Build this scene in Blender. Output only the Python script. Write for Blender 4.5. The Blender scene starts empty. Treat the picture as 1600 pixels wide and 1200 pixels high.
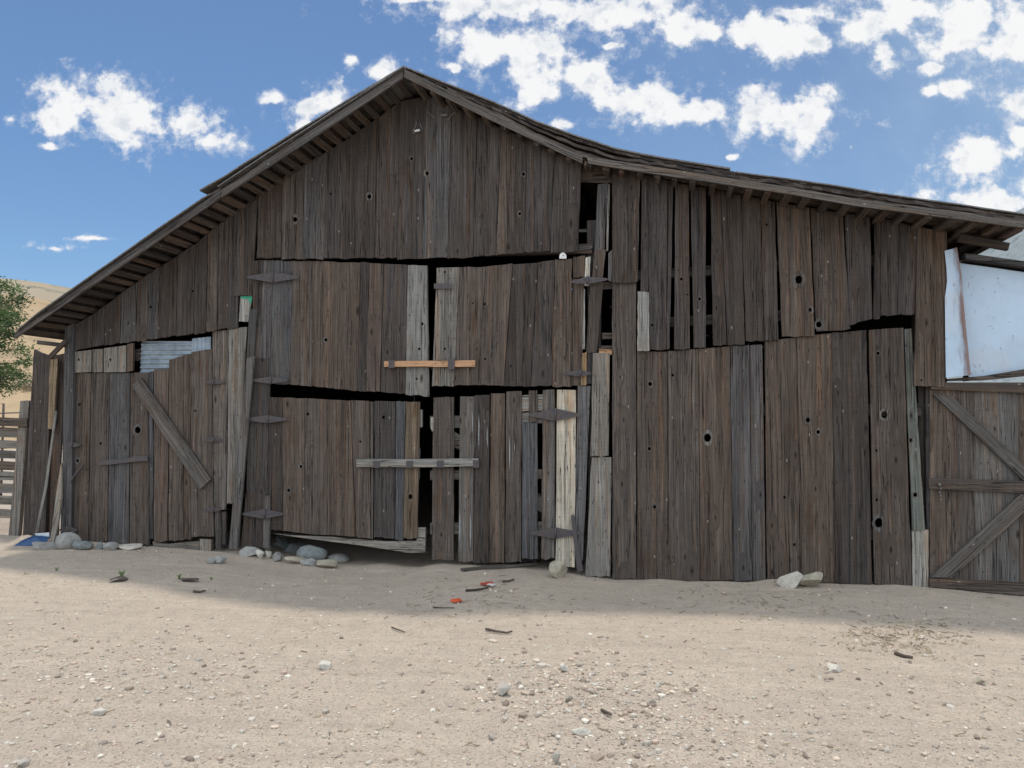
import bpy, bmesh, math, random
import numpy as np
from mathutils import Vector, Matrix, noise
from mathutils.geometry import tessellate_polygon
random.seed(7)
R = math.radians
S = bpy.context.scene
C = S.collection
# ------------------------------------------------------------------ camera
F = 1200.0; PITCH = R(2.5); CAMZ = 1.6
cam = bpy.data.cameras.new('camera'); cam.sensor_width = 36; cam.lens = 36*F/1600
cam.clip_start = .05; cam.clip_end = 6000
co = bpy.data.objects.new('camera', cam); C.objects.link(co)
co.location = (0, 0, CAMZ); co.rotation_euler = (R(90)+PITCH, 0, 0); S.camera = co
FW = Vector((0, math.cos(PITCH), math.sin(PITCH))); UP = Vector((0, -math.sin(PITCH), math.cos(PITCH)))
EYE = Vector((0, 0, CAMZ))
def ray(x, y): return FW + Vector((1, 0, 0))*((x-800)/F) + UP*((600-y)/F)
# wall plane of the barn
K = .20; D = 8.2; NK = math.hypot(1, K)
SV = Vector((1, -K, 0))/NK; NV = Vector((-K, -1, 0))/NK; W0 = Vector((0, D, 0)); ROT = -math.atan(K)
def P(x, y, o=0.0):
    """photo point -> (a, z) in the barn's frame on the plane o metres in front of its wall"""
    d = ray(x, y); t = ((W0 + NV*o - EYE).dot(NV))/d.dot(NV); q = EYE + d*t - W0
    return q.dot(SV), q.z
def L3(x, y, o=0.0):
    a, z = P(x, y, o); return Vector((a, -o, z))
def to_world(v): return W0 + SV*v[0] - NV*v[1] + Vector((0, 0, v[2]))
def to_local(w):
    q = Vector(w)-W0; return Vector((q.dot(SV), -q.dot(NV), q.z))
def lerp(a, b, t): return a+(b-a)*t
def pl(pts, x):
    if x <= pts[0][0]: return pts[0][1]
    for (x0, y0), (x1, y1) in zip(pts, pts[1:]):
        if x <= x1: return lerp(y0, y1, (x-x0)/max(x1-x0, 1e-6))
    return pts[-1][1]
def sstep(a, b, x):
    t = min(1, max(0, (x-a)/(b-a))); return t*t*(3-2*t)
# ------------------------------------------------------------------ materials
class NT:
    def __init__(s, name):
        s.m = bpy.data.materials.new(name); s.m.use_nodes = True; s.t = s.m.node_tree
        s.n = s.t.nodes; s.b = s.n['Principled BSDF']; s.out = s.n['Material Output']
    def node(s, typ, **kw):
        n = s.n.new(typ)
        for k, v in kw.items(): setattr(n, k, v)
        return n
    def link(s, a, b): s.t.links.new(a, b)
    def put(s, sock, v):
        if hasattr(v, 'is_linked') or hasattr(v, 'links'): s.link(v, sock)
        else: sock.default_value = v
    def math(s, op, a, b=0.0, c=None, clamp=False):
        n = s.node('ShaderNodeMath', operation=op, use_clamp=clamp)
        s.put(n.inputs[0], a); s.put(n.inputs[1], b)
        if c is not None: s.put(n.inputs[2], c)
        return n.outputs[0]
    def comb(s, x, y, z=0.0):
        n = s.node('ShaderNodeCombineXYZ'); s.put(n.inputs[0], x); s.put(n.inputs[1], y); s.put(n.inputs[2], z); return n.outputs[0]
    def noise(s, vec, scale=1.0, detail=3.0, rough=.5, dim='3D', dist=0.0):
        n = s.node('ShaderNodeTexNoise', noise_dimensions=dim)
        s.link(vec, n.inputs['Vector']); n.inputs['Scale'].default_value = scale
        n.inputs['Detail'].default_value = detail; n.inputs['Roughness'].default_value = rough; n.inputs['Distortion'].default_value = dist
        return n.outputs[0]
    def ramp(s, v, a, b, c=0.0, d=1.0):
        n = s.node('ShaderNodeMapRange', interpolation_type='SMOOTHSTEP'); s.put(n.inputs[0], v)
        n.inputs[1].default_value = a; n.inputs[2].default_value = b; n.inputs[3].default_value = c; n.inputs[4].default_value = d
        return n.outputs[0]
    def mix(s, f, a, b, mode='MIX'):
        n = s.node('ShaderNodeMix', data_type='RGBA', blend_type=mode); s.put(n.inputs[0], f)
        s.put(n.inputs[6], a if hasattr(a, 'links') else (*a, 1)); s.put(n.inputs[7], b if hasattr(b, 'links') else (*b, 1))
        return n.outputs[2]
    def bump(s, h, strength=.5, dist=.01):
        n = s.node('ShaderNodeBump'); s.link(h, n.inputs['Height']); n.inputs['Strength'].default_value = strength; n.inputs['Distance'].default_value = dist
        s.link(n.outputs[0], s.b.inputs['Normal'])
    def pos(s):
        return s.node('ShaderNodeTexCoord').outputs['Object']

def wood_mat(name, knots=True, contrast=1.0):
    t = NT(name)
    uv = t.node('ShaderNodeUVMap', uv_map='grain').outputs[0]
    sp = t.node('ShaderNodeSeparateXYZ'); t.link(uv, sp.inputs[0]); u, v = sp.outputs[0], sp.outputs[1]
    tint = t.node('ShaderNodeAttribute', attribute_name='tint').outputs['Color']
    w = t.noise(t.comb(t.math('MULTIPLY', u, 5), t.math('MULTIPLY', v, .9)), 1, 2, .5, '2D')
    g = t.math('ADD', u, t.math('MULTIPLY', t.math('SUBTRACT', w, .5), .045))
    if knots:
        vo = t.node('ShaderNodeTexVoronoi', voronoi_dimensions='2D', feature='F1')
        t.link(t.comb(t.math('MULTIPLY', u, 4.2), t.math('MULTIPLY', v, 1.5)), vo.inputs['Vector']); vo.inputs['Scale'].default_value = 1
        d = vo.outputs['Distance']; sc = t.node('ShaderNodeSeparateColor'); t.link(vo.outputs['Color'], sc.inputs[0])
        on = t.math('LESS_THAN', sc.outputs[0], .3)
        size = t.math('MULTIPLY_ADD', sc.outputs[1], .05, .045)
        dn = t.math('DIVIDE', d, size)                       # 1 at the knot's rim
        knot = t.math('MULTIPLY', t.ramp(dn, .75, 1.15, 1, 0), on)
        core = t.math('MULTIPLY', t.ramp(dn, .25, .6, 1, 0), on)
        halo = t.math('MULTIPLY', t.ramp(dn, .9, 3.6, 1, 0), on)
        gk = t.math('MULTIPLY', d, .22)
        mixn = t.node('ShaderNodeMix', data_type='FLOAT'); t.link(halo, mixn.inputs[0]); t.link(g, mixn.inputs[2]); t.link(gk, mixn.inputs[3])
        g = mixn.outputs[0]
    g1 = t.noise(t.comb(t.math('MULTIPLY', g, 60), t.math('MULTIPLY', v, 1.1)), 1, 4, .62, '2D')
    g2 = t.noise(t.comb(t.math('MULTIPLY', g, 260), t.math('MULTIPLY', v, 5)), 1, 3, .65, '2D')
    g3 = t.noise(t.comb(t.math('MULTIPLY', g, 14), t.math('MULTIPLY', v, .45)), 1, 3, .6, '2D')
    bl = t.noise(t.comb(t.math('MULTIPLY', u, 6), t.math('MULTIPLY', v, 1.6)), 1, 5, .65, '2D')
    cr = t.noise(t.comb(t.math('MULTIPLY', g, 34), t.math('MULTIPLY', v, .55)), 1, 2, .5, '2D')
    crk = t.ramp(t.math('ABSOLUTE', t.math('SUBTRACT', cr, .5)), .004, .016, 1, 0)
    crm = t.ramp(t.noise(t.comb(t.math('MULTIPLY', u, 9), t.math('MULTIPLY', v, .8)), 1, 3, .5, '2D'), .47, .56)
    crk = t.math('MULTIPLY', crk, crm)
    c2 = t.noise(t.comb(t.math('MULTIPLY', g, 15), t.math('MULTIPLY', v, .16)), 1, 3, .55, '2D')
    c2 = t.math('MULTIPLY', t.ramp(t.math('ABSOLUTE', t.math('SUBTRACT', c2, .5)), .0025, .009, 1, 0), t.ramp(bl, .42, .52))
    crk = t.math('MAXIMUM', crk, c2)
    # value of the streaks
    val = t.math('ADD', t.math('MULTIPLY', t.math('SUBTRACT', g1, .5), 1.75*contrast), 1.0)
    val = t.math('MULTIPLY', val, t.math('ADD', t.math('MULTIPLY', t.math('SUBTRACT', g2, .5), 1.6*contrast), 1.0))
    val = t.math('MULTIPLY', val, t.math('ADD', t.math('MULTIPLY', t.math('SUBTRACT', g3, .5), 1.15*contrast), 1.0))
    saw = t.noise(t.comb(t.math('MULTIPLY', u, 1.5), t.math('MULTIPLY', v, 150)), 1, 2, .6, '2D')
    val = t.math('MULTIPLY', val, t.math('MULTIPLY_ADD', t.math('SUBTRACT', saw, .5), .45, 1.0))
    val = t.math('MAXIMUM', val, .12)
    # warm and grey bands along the grain
    hb = t.noise(t.comb(t.math('MULTIPLY', g, 17), t.math('MULTIPLY', v, .35)), 1, 4, .6, '2D')
    tw = t.mix(t.ramp(hb, .52, .72, 0, .75), tint, t.mix(1, tint, (1.30, 1.04, .84), 'MULTIPLY'))
    tw = t.mix(t.ramp(hb, .46, .28, 0, .6), tw, t.mix(1, tint, (.98, 1.0, 1.03), 'MULTIPLY'))
    col = t.mix(1.0, tw, t.comb(val, val, val), 'MULTIPLY')
    # grey weathering and warm worn patches
    col = t.mix(t.ramp(bl, .50, .78, 0, .45), col, t.mix(1, col, (1.45, 1.42, 1.4), 'MULTIPLY'))
    col = t.mix(t.ramp(bl, .47, .25, 0, .75), col, t.mix(1, col, (.78, .62, .50), 'MULTIPLY'))
    # dark nail bleeds and pale specks
    vs = t.node('ShaderNodeTexVoronoi', voronoi_dimensions='2D'); t.link(t.comb(t.math('MULTIPLY', u, 16), t.math('MULTIPLY', v, 7)), vs.inputs['Vector']); vs.inputs['Scale'].default_value = 1
    ss = t.node('ShaderNodeSeparateColor'); t.link(vs.outputs['Color'], ss.inputs[0])
    spot = t.ramp(vs.outputs['Distance'], .05, .13, 1, 0)
    pale = t.math('MULTIPLY', spot, t.math('LESS_THAN', ss.outputs[0], .025))
    dark = t.math('MULTIPLY', spot, t.math('GREATER_THAN', ss.outputs[0], .9))
    col = t.mix(t.math('MULTIPLY', pale, .55), col, (.42, .40, .37))
    col = t.mix(t.math('MULTIPLY', dark, .75), col, (.015, .013, .012))
    vd = t.node('ShaderNodeTexVoronoi', voronoi_dimensions='2D'); t.link(t.comb(t.math('MULTIPLY', u, 45), t.math('MULTIPLY', v, 8)), vd.inputs['Vector']); vd.inputs['Scale'].default_value = 1
    sd_ = t.node('ShaderNodeSeparateColor'); t.link(vd.outputs['Color'], sd_.inputs[0])
    dash = t.math('MULTIPLY', t.ramp(vd.outputs['Distance'], .10, .26, 1, 0), t.math('MULTIPLY', t.math('LESS_THAN', sd_.outputs[0], .16), t.ramp(bl, .46, .58)))
    col = t.mix(t.math('MULTIPLY', dash, .8), col, (.014, .012, .011))
    hgt = t.math('ADD', t.math('MULTIPLY', g1, .7), t.math('MULTIPLY', g2, .35))
    if knots:
        col = t.mix(t.math('MULTIPLY', knot, .5), col, t.mix(1, tint, (.5, .42, .36), 'MULTIPLY'))
        col = t.mix(t.math('MULTIPLY', core, .85), col, (.012, .01, .009))
        ringm = t.math('MULTIPLY', t.math('MULTIPLY', halo, t.math('SUBTRACT', 1, knot)), .3)
        col = t.mix(ringm, col, t.mix(1, tint, (1.7, 1.65, 1.6), 'MULTIPLY'))
        hgt = t.math('SUBTRACT', hgt, t.math('MULTIPLY', core, 1.2))
    col = t.mix(t.math('MULTIPLY', crk, .9), col, (.008, .007, .007))
    hgt = t.math('SUBTRACT', hgt, t.math('MULTIPLY', crk, 1.5))
    t.link(col, t.b.inputs['Base Color']); t.b.inputs['Roughness'].default_value = .88; t.b.inputs['Specular IOR Level'].default_value = .25
    t.bump(hgt, .75, .006)
    return t.m
M = {}
M['wood'] = wood_mat('weathered_wood'); M['trim'] = wood_mat('weathered_trim', False, .8)
def iron_mat():
    t = NT('rusty_iron'); p = t.pos()
    n = t.noise(p, 22, 5, .65); n2 = t.noise(p, 140, 2)
    c = t.mix(t.ramp(n, .4, .65), (.058, .054, .062), (.085, .062, .054)); c = t.mix(t.ramp(n2, .5, .75, 0, .5), c, (.13, .125, .135))
    t.link(c, t.b.inputs['Base Color']); t.b.inputs['Metallic'].default_value = .1; t.b.inputs['Roughness'].default_value = .62; t.bump(n2, .3, .002); return t.m
M['iron'] = iron_mat()
def plain(name, col, rough=.8, metal=0.0, var=.25, scale=18, col2=None):
    t = NT(name); n = t.noise(t.pos(), scale, 5, .65)
    c2 = col2 or tuple(x*(1-var) for x in col)
    t.link(t.mix(t.ramp(n, .3, .7), col, c2), t.b.inputs['Base Color']); t.b.inputs['Roughness'].default_value = rough; t.b.inputs['Metallic'].default_value = metal
    t.bump(n, .3, .004); return t.m
def corr_mat():
    t = NT('galvanised_sheet'); p = t.pos(); n = t.noise(p, 9, 6, .7); n2 = t.noise(p, 60, 3, .6)
    c = t.mix(t.ramp(n, .35, .65), (.19, .235, .28), (.29, .345, .40)); c = t.mix(t.ramp(n2, .58, .75, 0, .5), c, (.14, .12, .1))
    t.link(c, t.b.inputs['Base Color']); t.b.inputs['Metallic'].default_value = .4; t.b.inputs['Roughness'].default_value = .5; t.bump(n2, .2, .002); return t.m
M['corrugated'] = corr_mat()
def white_metal():
    t = NT('white_rusty_paint'); p = t.pos(); n = t.noise(p, 3, 6, .7); n2 = t.noise(p, 25, 4, .6, dist=.5); n3 = t.noise(p, 90, 2)
    tint = t.node('ShaderNodeAttribute', attribute_name='tint').outputs['Color']
    sx = t.node('ShaderNodeSeparateColor'); t.link(tint, sx.inputs[0])
    vs_ = t.node('ShaderNodeMapping'); t.link(p, vs_.inputs[0]); vs_.inputs['Scale'].default_value = (22, 22, 3.5); n5 = t.noise(vs_.outputs[0], 1, 5, .65)
    rust = t.math('MAXIMUM', t.ramp(t.math('ADD', t.math('MULTIPLY', n5, .7), t.math('MULTIPLY', sx.outputs[0], .55)), .52, .86), t.math('MULTIPLY', t.ramp(t.math('MULTIPLY', n2, n5), .34, .42), .7))
    stn = t.ramp(t.noise(p, 1.3, 4, .6), .50, .72)
    c = t.mix(t.ramp(n, .35, .7), (.46, .58, .72), (.40, .51, .63)); c = t.mix(t.ramp(n, .60, .78, 0, .6), c, (.5, .42, .36)); c = t.mix(t.math('MULTIPLY', stn, .4), c, (.5, .45, .42))
    c = t.mix(t.math('MULTIPLY', rust, .9), c, t.mix(t.ramp(n3, .35, .65), (.22, .10, .06), (.12, .06, .045)))
    t.link(c, t.b.inputs['Base Color']); t.b.inputs['Roughness'].default_value = .42; t.bump(n, .25, .02); return t.m
M['whitemetal'] = white_metal()
M['shingle'] = wood_mat('shingle_wood', False, 1.1)
def sheet_end():
    return plain('old_roof_sheet', (.19, .19, .19), .6, .3, .5, 30, (.10, .085, .075))
M['sheet'] = sheet_end()
def rock_mat(name, c1, c2):
    t = NT(name); p = t.pos(); n = t.noise(p, 14, 6, .65); n2 = t.noise(p, 70, 4, .6)
    c = t.mix(t.ramp(n, .35, .68), c1, c2); c = t.mix(t.ramp(n2, .55, .75, 0, .5), c, tuple(min(1, x*1.5) for x in c1))
    t.link(c, t.b.inputs['Base Color']); t.b.inputs['Roughness'].default_value = .9; t.bump(t.math('ADD', n, t.math('MULTIPLY', n2, .4)), .6, .015); return t.m
M['rock_grey'] = rock_mat('grey_rock', (.30, .29, .27), (.20, .20, .19))
M['rock_blue'] = rock_mat('blue_grey_rock', (.20, .215, .21), (.125, .14, .14))
M['rock_tan'] = rock_mat('tan_rock', (.38, .34, .26), (.25, .22, .17))
M['rock_white'] = rock_mat('pale_rock', (.56, .52, .45), (.40, .37, .32)); M['rock_field'] = rock_mat('yard_rock', (.42, .38, .33), (.29, .265, .23))
M['blue'] = plain('blue_plastic', (.012, .06, .17), .4, 0, .3, 30)
M['pale'] = plain('pale_plastic', (.5, .55, .58), .5)
M['orange'] = plain('orange_plastic', (.62, .10, .04), .45, 0, .2)
M['red'] = plain('red_paper', (.42, .05, .03), .6, 0, .3)
M['paper'] = plain('white_paper', (.55, .53, .5), .7, 0, .2)
M['bark'] = plain('dark_bark', (.12, .09, .07), .9, 0, .5, 40)
M['white'] = plain('white_enamel', (.7, .7, .7), .4, 0, .2, 40)
M['porcelain'] = M['white']
# ------------------------------------------------------------------ object helpers
def link(o, parent=None):
    C.objects.link(o)
    if parent is not None: o.parent = parent
    return o
def tag(o, label=None, cat=None, group=None, kind=None):
    if label: o['label'] = label
    if cat: o['category'] = cat
    if group: o['group'] = group
    if kind: o['kind'] = kind
    return o
def empty(name, loc=(0, 0, 0), rz=0.0):
    o = bpy.data.objects.new(name, None); o.location = loc; o.rotation_euler = (0, 0, rz); o.empty_display_size = .2
    return link(o)
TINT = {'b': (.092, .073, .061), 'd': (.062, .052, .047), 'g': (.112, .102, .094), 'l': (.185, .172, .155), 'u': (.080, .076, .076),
        'r': (.102, .074, .059), 'c': (.42, .39, .33), 'p': (.142, .135, .134), 'w': (.265, .25, .225), 'o': (.44, .25, .14), 'y': (.21, .155, .098), 'n': (.118, .126, .115)}
def tint(ch, var=.12):
    c = TINT[ch]; f = 1+random.uniform(-var, var); h = random.uniform(-.05, .05)
    return (c[0]*f*(1+h), c[1]*f, c[2]*f*(1-h), 1)
class MB:
    """collects boards, bars and plates in one frame; builds one mesh"""
    def __init__(s): s.v = []; s.f = []; s.uv = []; s.t = []; s.sm = []
    def face(s, idx, uvs, t, smooth=False): s.f.append(idx); s.uv.append(uvs); s.t.append(t); s.sm.append(smooth)
    def prism(s, loops, back, t, gdir, tilt=None):
        """loops: outer + holes as 3-D points on a front face; back: vector to the rear face; gdir: grain direction in (x,z)"""
        gx, gz = gdir; du, dv = random.uniform(0, 90), random.uniform(0, 90)
        def uv(p): return (p[0]*gz - p[2]*gx + du, p[0]*gx + p[2]*gz + dv)
        if tilt:
            cx = sum(p[0] for p in loops[0])/len(loops[0]); cz = sum(p[2] for p in loops[0])/len(loops[0])
            loops = [[Vector((p[0], p[1]+(p[0]-cx)*tilt[0]+(p[2]-cz)*tilt[1], p[2])) for p in lp] for lp in loops]
        tri = tessellate_polygon(loops); base = len(s.v)
        flat = [p for lp in loops for p in lp]; n = len(flat)
        s.v += [tuple(p) for p in flat] + [tuple(Vector(p)+back) for p in flat]
        nb = Vector(back)
        for a, b, c in tri:
            nn = (Vector(flat[b])-Vector(flat[a])).cross(Vector(flat[c])-Vector(flat[a]))
            if nn.dot(nb) > 0: a, b, c = c, b, a
            s.face((base+a, base+b, base+c), (uv(flat[a]), uv(flat[b]), uv(flat[c])), t)
            s.face((base+n+c, base+n+b, base+n+a), (uv(flat[c]), uv(flat[b]), uv(flat[a])), t)
        k = base
        for li, lp in enumerate(loops):
            m = len(lp)
            ar = sum(lp[i][0]*lp[(i+1) % m][2]-lp[(i+1) % m][0]*lp[i][2] for i in range(m))
            for i in range(m):
                j = (i+1) % m; ui, uj = uv(lp[i]), uv(lp[j]); th = nb.length
                q = (k+i, k+j, n+k+j, n+k+i); uu = (ui, uj, (uj[0]+th, uj[1]), (ui[0]+th, ui[1]))
                if (ar > 0) == (li == 0): q = q[::-1]; uu = uu[::-1]
                s.face(q, uu, tuple(c*.9 for c in t[:3])+(1,))
            k += m
    def bar(s, p, q, w, h, t, up=Vector((0, 0, 1)), ends=None):
        """box from p to q, w across and h along up"""
        p, q = Vector(p), Vector(q); d = (q-p); ln = d.length; d.normalize()
        sd = d.cross(up).normalized(); u2 = sd.cross(d).normalized(); b = len(s.v); du, dv = random.uniform(0, 90), random.uniform(0, 90)
        for e, pt in ((0, p), (ln, q)):
            for i, (x, y) in enumerate(((-1, -1), (1, -1), (1, 1), (-1, 1))): s.v.append(tuple(pt+sd*x*w/2+u2*y*h/2))
        off = 0
        for i in range(4):
            j = (i+1) % 4; wd = w if i % 2 == 0 else h
            s.face((b+i, b+j, b+4+j, b+4+i), ((du+off, dv), (du+off+wd, dv), (du+off+wd, dv+ln), (du+off, dv+ln)), t); off += wd
        for q4 in ((3, 2, 1, 0), (4, 5, 6, 7)): s.face(tuple(b+i for i in q4), ((du, dv), (du+w, dv), (du+w, dv+.02), (du, dv+.02)), t)
    def ball(s, c, r, t, seg=8, sq=(1, 1, 1)):
        b = len(s.v); rg = 4
        for i in range(rg+1):
            th = math.pi*i/rg
            for j in range(seg):
                ph = 2*math.pi*j/seg
                s.v.append((c[0]+r*sq[0]*math.sin(th)*math.cos(ph), c[1]+r*sq[1]*math.sin(th)*math.sin(ph), c[2]+r*sq[2]*math.cos(th)))
        for i in range(rg):
            for j in range(seg):
                k = (j+1) % seg; q = (b+i*seg+j, b+(i+1)*seg+j, b+(i+1)*seg+k, b+i*seg+k); s.face(q, ((0, 0),)*4, t, True)
    def tube(s, pts, r, t, seg=6):
        pts = [Vector(p) for p in pts]; b = len(s.v); n = len(pts)
        rr = r if isinstance(r, (list, tuple)) else [r]*n
        for i, p in enumerate(pts):
            d = (pts[min(i+1, n-1)]-pts[max(i-1, 0)]).normalized(); a = d.orthogonal().normalized() if abs(d.z) > .9 else d.cross(Vector((0, 0, 1))).normalized(); c = d.cross(a)
            for j in range(seg):
                ph = 2*math.pi*j/seg; s.v.append(tuple(p+(a*math.cos(ph)+c*math.sin(ph))*rr[i]))
        for i in range(n-1):
            for j in range(seg):
                k = (j+1) % seg; q = (b+i*seg+j, b+i*seg+k, b+(i+1)*seg+k, b+(i+1)*seg+j)
                L0, L1 = i*.2, (i+1)*.2; s.face(q, ((j*.03, L0), (k*.03, L0), (k*.03, L1), (j*.03, L1)), t, True)
        s.face(tuple(range(b+seg-1, b-1, -1)), ((0, 0),)*seg, t); s.face(tuple(range(b+(n-1)*seg, b+n*seg)), ((0, 0),)*seg, t)
    def build(s, name, mat, parent=None, label=None, kind=None):
        me = bpy.data.meshes.new(name); me.from_pydata(s.v, [], s.f)
        me.uv_layers.new(name='grain'); me.attributes.new('tint', 'FLOAT_COLOR', 'CORNER')
        me.uv_layers['grain'].data.foreach_set('uv', [c for u in s.uv for p in u for c in p])
        me.attributes['tint'].data.foreach_set('color', [c for f, t in zip(s.f, s.t) for k in range(len(f)) for c in ((t[k],)*3+(1,) if isinstance(t, list) else t)])
        me.polygons.foreach_set('use_smooth', s.sm)
        me.materials.append(mat); me.update()
        o = bpy.data.objects.new(name, me); link(o, parent)
        if label: o['label'] = label
        if kind: o['kind'] = kind
        return o
def polypx(mb, pts, o, th=.025, t='b', gdir=None, holes=(), tilt=None, jit=.0):
    """a board whose outline is given in photo points, standing on the plane o"""
    pts = [(x+random.uniform(-jit, jit), y+random.uniform(-jit, jit)) for x, y in pts]
    loops = [[L3(x, y, o) for x, y in pts]]
    for hx, hy, hr in holes:
        n = 10; ph = random.random()*6
        loops.append([L3(hx+hr*random.uniform(.8, 1.12)*math.cos(ph+6.2832*i/n), hy+1.15*hr*random.uniform(.8, 1.12)*math.sin(ph+6.2832*i/n), o) for i in range(n)])
    for hx, hy, hr in holes:
        if hr < 2.3: continue
        ti = tint('l' if t in ('g', 'l', 'w') else 'g', .2) if isinstance(t, str) else t; n = 12; w = random.uniform(1.35, 1.75); ph = random.random()*6
        rr = [random.uniform(.92, 1.1) for _ in range(n)]; ri = [random.uniform(.86, 1.0) for _ in range(n)]
        ring = [[L3(hx+hr*w*rr[i]*math.cos(ph+6.2832*i/n), hy+1.3*hr*w*rr[i]*math.sin(ph+6.2832*i/n), o+.0035) for i in range(n)], [L3(hx+hr*ri[i]*math.cos(ph+6.2832*i/n), hy+1.15*hr*ri[i]*math.sin(ph+6.2832*i/n), o+.0035) for i in range(n)]]
        mb.prism(ring, Vector((0, .003, 0)), ti, (0, 1), tilt)
    if gdir is None: gdir = (0, 1)
    elif gdir == 'h': gdir = (1, 0)
    elif gdir == 'auto':
        a, b = L3(*pts[0], o), L3(*pts[1], o); d = (b-a).normalized(); gdir = (d.x, d.z)
    mb.prism(loops, Vector((0, th, 0)), tint(t) if isinstance(t, str) else t, gdir, tilt)
def vboard(mb, tl, tr, br, bl, o, t='b', th=.025, holes=(), rag=1.3, gap=.5, notch=None):
    """vertical board from four photo corners, with uneven edges and a ragged foot"""
    def edge(a, b, n, j): return [(lerp(a[0], b[0], i/n)+(random.uniform(-j, j) if 0 < i < n else 0), lerp(a[1], b[1], i/n)) for i in range(n)]
    g1, g2 = gap*random.uniform(.3, 1.3), gap*random.uniform(.3, 1.3)
    tl = (tl[0]+g1, tl[1]); bl = (bl[0]+g1, bl[1]); tr = (tr[0]-g2, tr[1]); br = (br[0]-g2, br[1])
    nb = 5
    pts = edge(tr, br, 7, .55)
    pts += [(lerp(br[0], bl[0], i/nb), lerp(br[1], bl[1], i/nb)+random.uniform(-rag, rag)) for i in range(nb+1)]
    pts += edge(bl, tl, 7, .55)[1:]
    pts += [(lerp(tl[0], tr[0], i/3), lerp(tl[1], tr[1], i/3)+random.uniform(-.7, .7)) for i in range(3)]
    tl_ = (random.uniform(-.03, .03), random.uniform(-.002, .002))
    hs = [h for h in holes if min(tl[0], bl[0])+h[2]+2 < h[0] < max(tr[0], br[0])-h[2]-2]
    polypx(mb, pts, o+random.uniform(-.004, .004), th, t, (0, 1), hs, tl_)
def run(mb, edges, top, bot, o, tints, holes=(), gap=.55, stag=1.5, rag=1.3, th=.025):
    """a run of vertical boards between neighbouring edges ((x at top, x at foot), ...)"""
    for i, ((a, b), (c, d)) in enumerate(zip(edges, edges[1:])):
        s1, s2 = random.uniform(-stag, stag)*.5, random.uniform(-stag, stag)
        ch = tints[i % len(tints)]
        hs = [h for h in holes if min(a, b)+h[2] < h[0] < max(c, d)-h[2]]
        vboard(mb, (a, pl(top, a)+s1), (c, pl(top, c)+s1), (d, pl(bot, d)+s2), (b, pl(bot, b)+s2), o, ch, th, hs, rag, gap)
# ------------------------------------------------------------------ ground
BASE = [(60, 846), (100, 848), (200, 853), (330, 862), (390, 866), (450, 878), (560, 888), (650, 890), (690, 884), (780, 887), (880, 896), (955, 905), (1100, 908), (1250, 911), (1440, 917), (1600, 931), (1800, 945)]
BZ = [P(x, y, 0) for x, y in BASE]
def ground_z(x, y, fine=True):
    l = to_local((x, y, 0)); a, dd = l.x, -l.y
    zb = pl(BZ, a); z = zb*(1-sstep(.3, 3.5, dd)) if dd > 0 else zb
    r = math.hypot(x, y-6)
    z += .05*noise.noise((x*.35, y*.35, 3.1))*(sstep(.3, 1.5, abs(dd))) + max(0, r-16)*.004
    if fine and r < 16:
        for yc, wd, dp in ((3.75, .13, .016), (4.05, .10, .011), (5.15, .15, .014), (5.55, .12, .010)):
            e = (y-(yc-.10*x+.12*noise.noise((x*.25, yc, 0))))/wd
            if abs(e) < 3: z += dp*(-math.exp(-e*e)+.55*math.exp(-(abs(e)-1.5)**2*3))*(.6+.5*noise.noise((x*.7, yc, 4.)))
        z += .016*noise.noise((x*1.3, y*1.6, .7)) + .007*noise.noise((x*4.5, y*5.5, 5.)) + .0035*noise.noise((x*13, y*15, 9.)) + .002*noise.noise((x*.8, y*11, 2.)) + .05*max(0, noise.noise((x*1.7, y*.9, 4.)))*(1-sstep(.0, .5, abs(dd)))
    return z
def on_ground(x, y):
    d = ray(x, y); t = 3.0
    for _ in range(40):
        p = EYE+d*t; g = ground_z(p.x, p.y); t += (p.z-g)/(-d.z)*.8 if d.z < -.01 else 0
    p = EYE+d*t; p.z = ground_z(p.x, p.y); return p
def axis(lo, hi, step, far, grow=1.35):
    mid = list(np.arange(lo, hi+1e-6, step)); s = step; out = []; x = hi
    while x < far: s *= grow; x += s; out.append(x)
    s = step; pre = []; x = lo
    while x > -far: s *= grow; x -= s; pre.append(x)
    return pre[::-1]+mid+out
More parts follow.
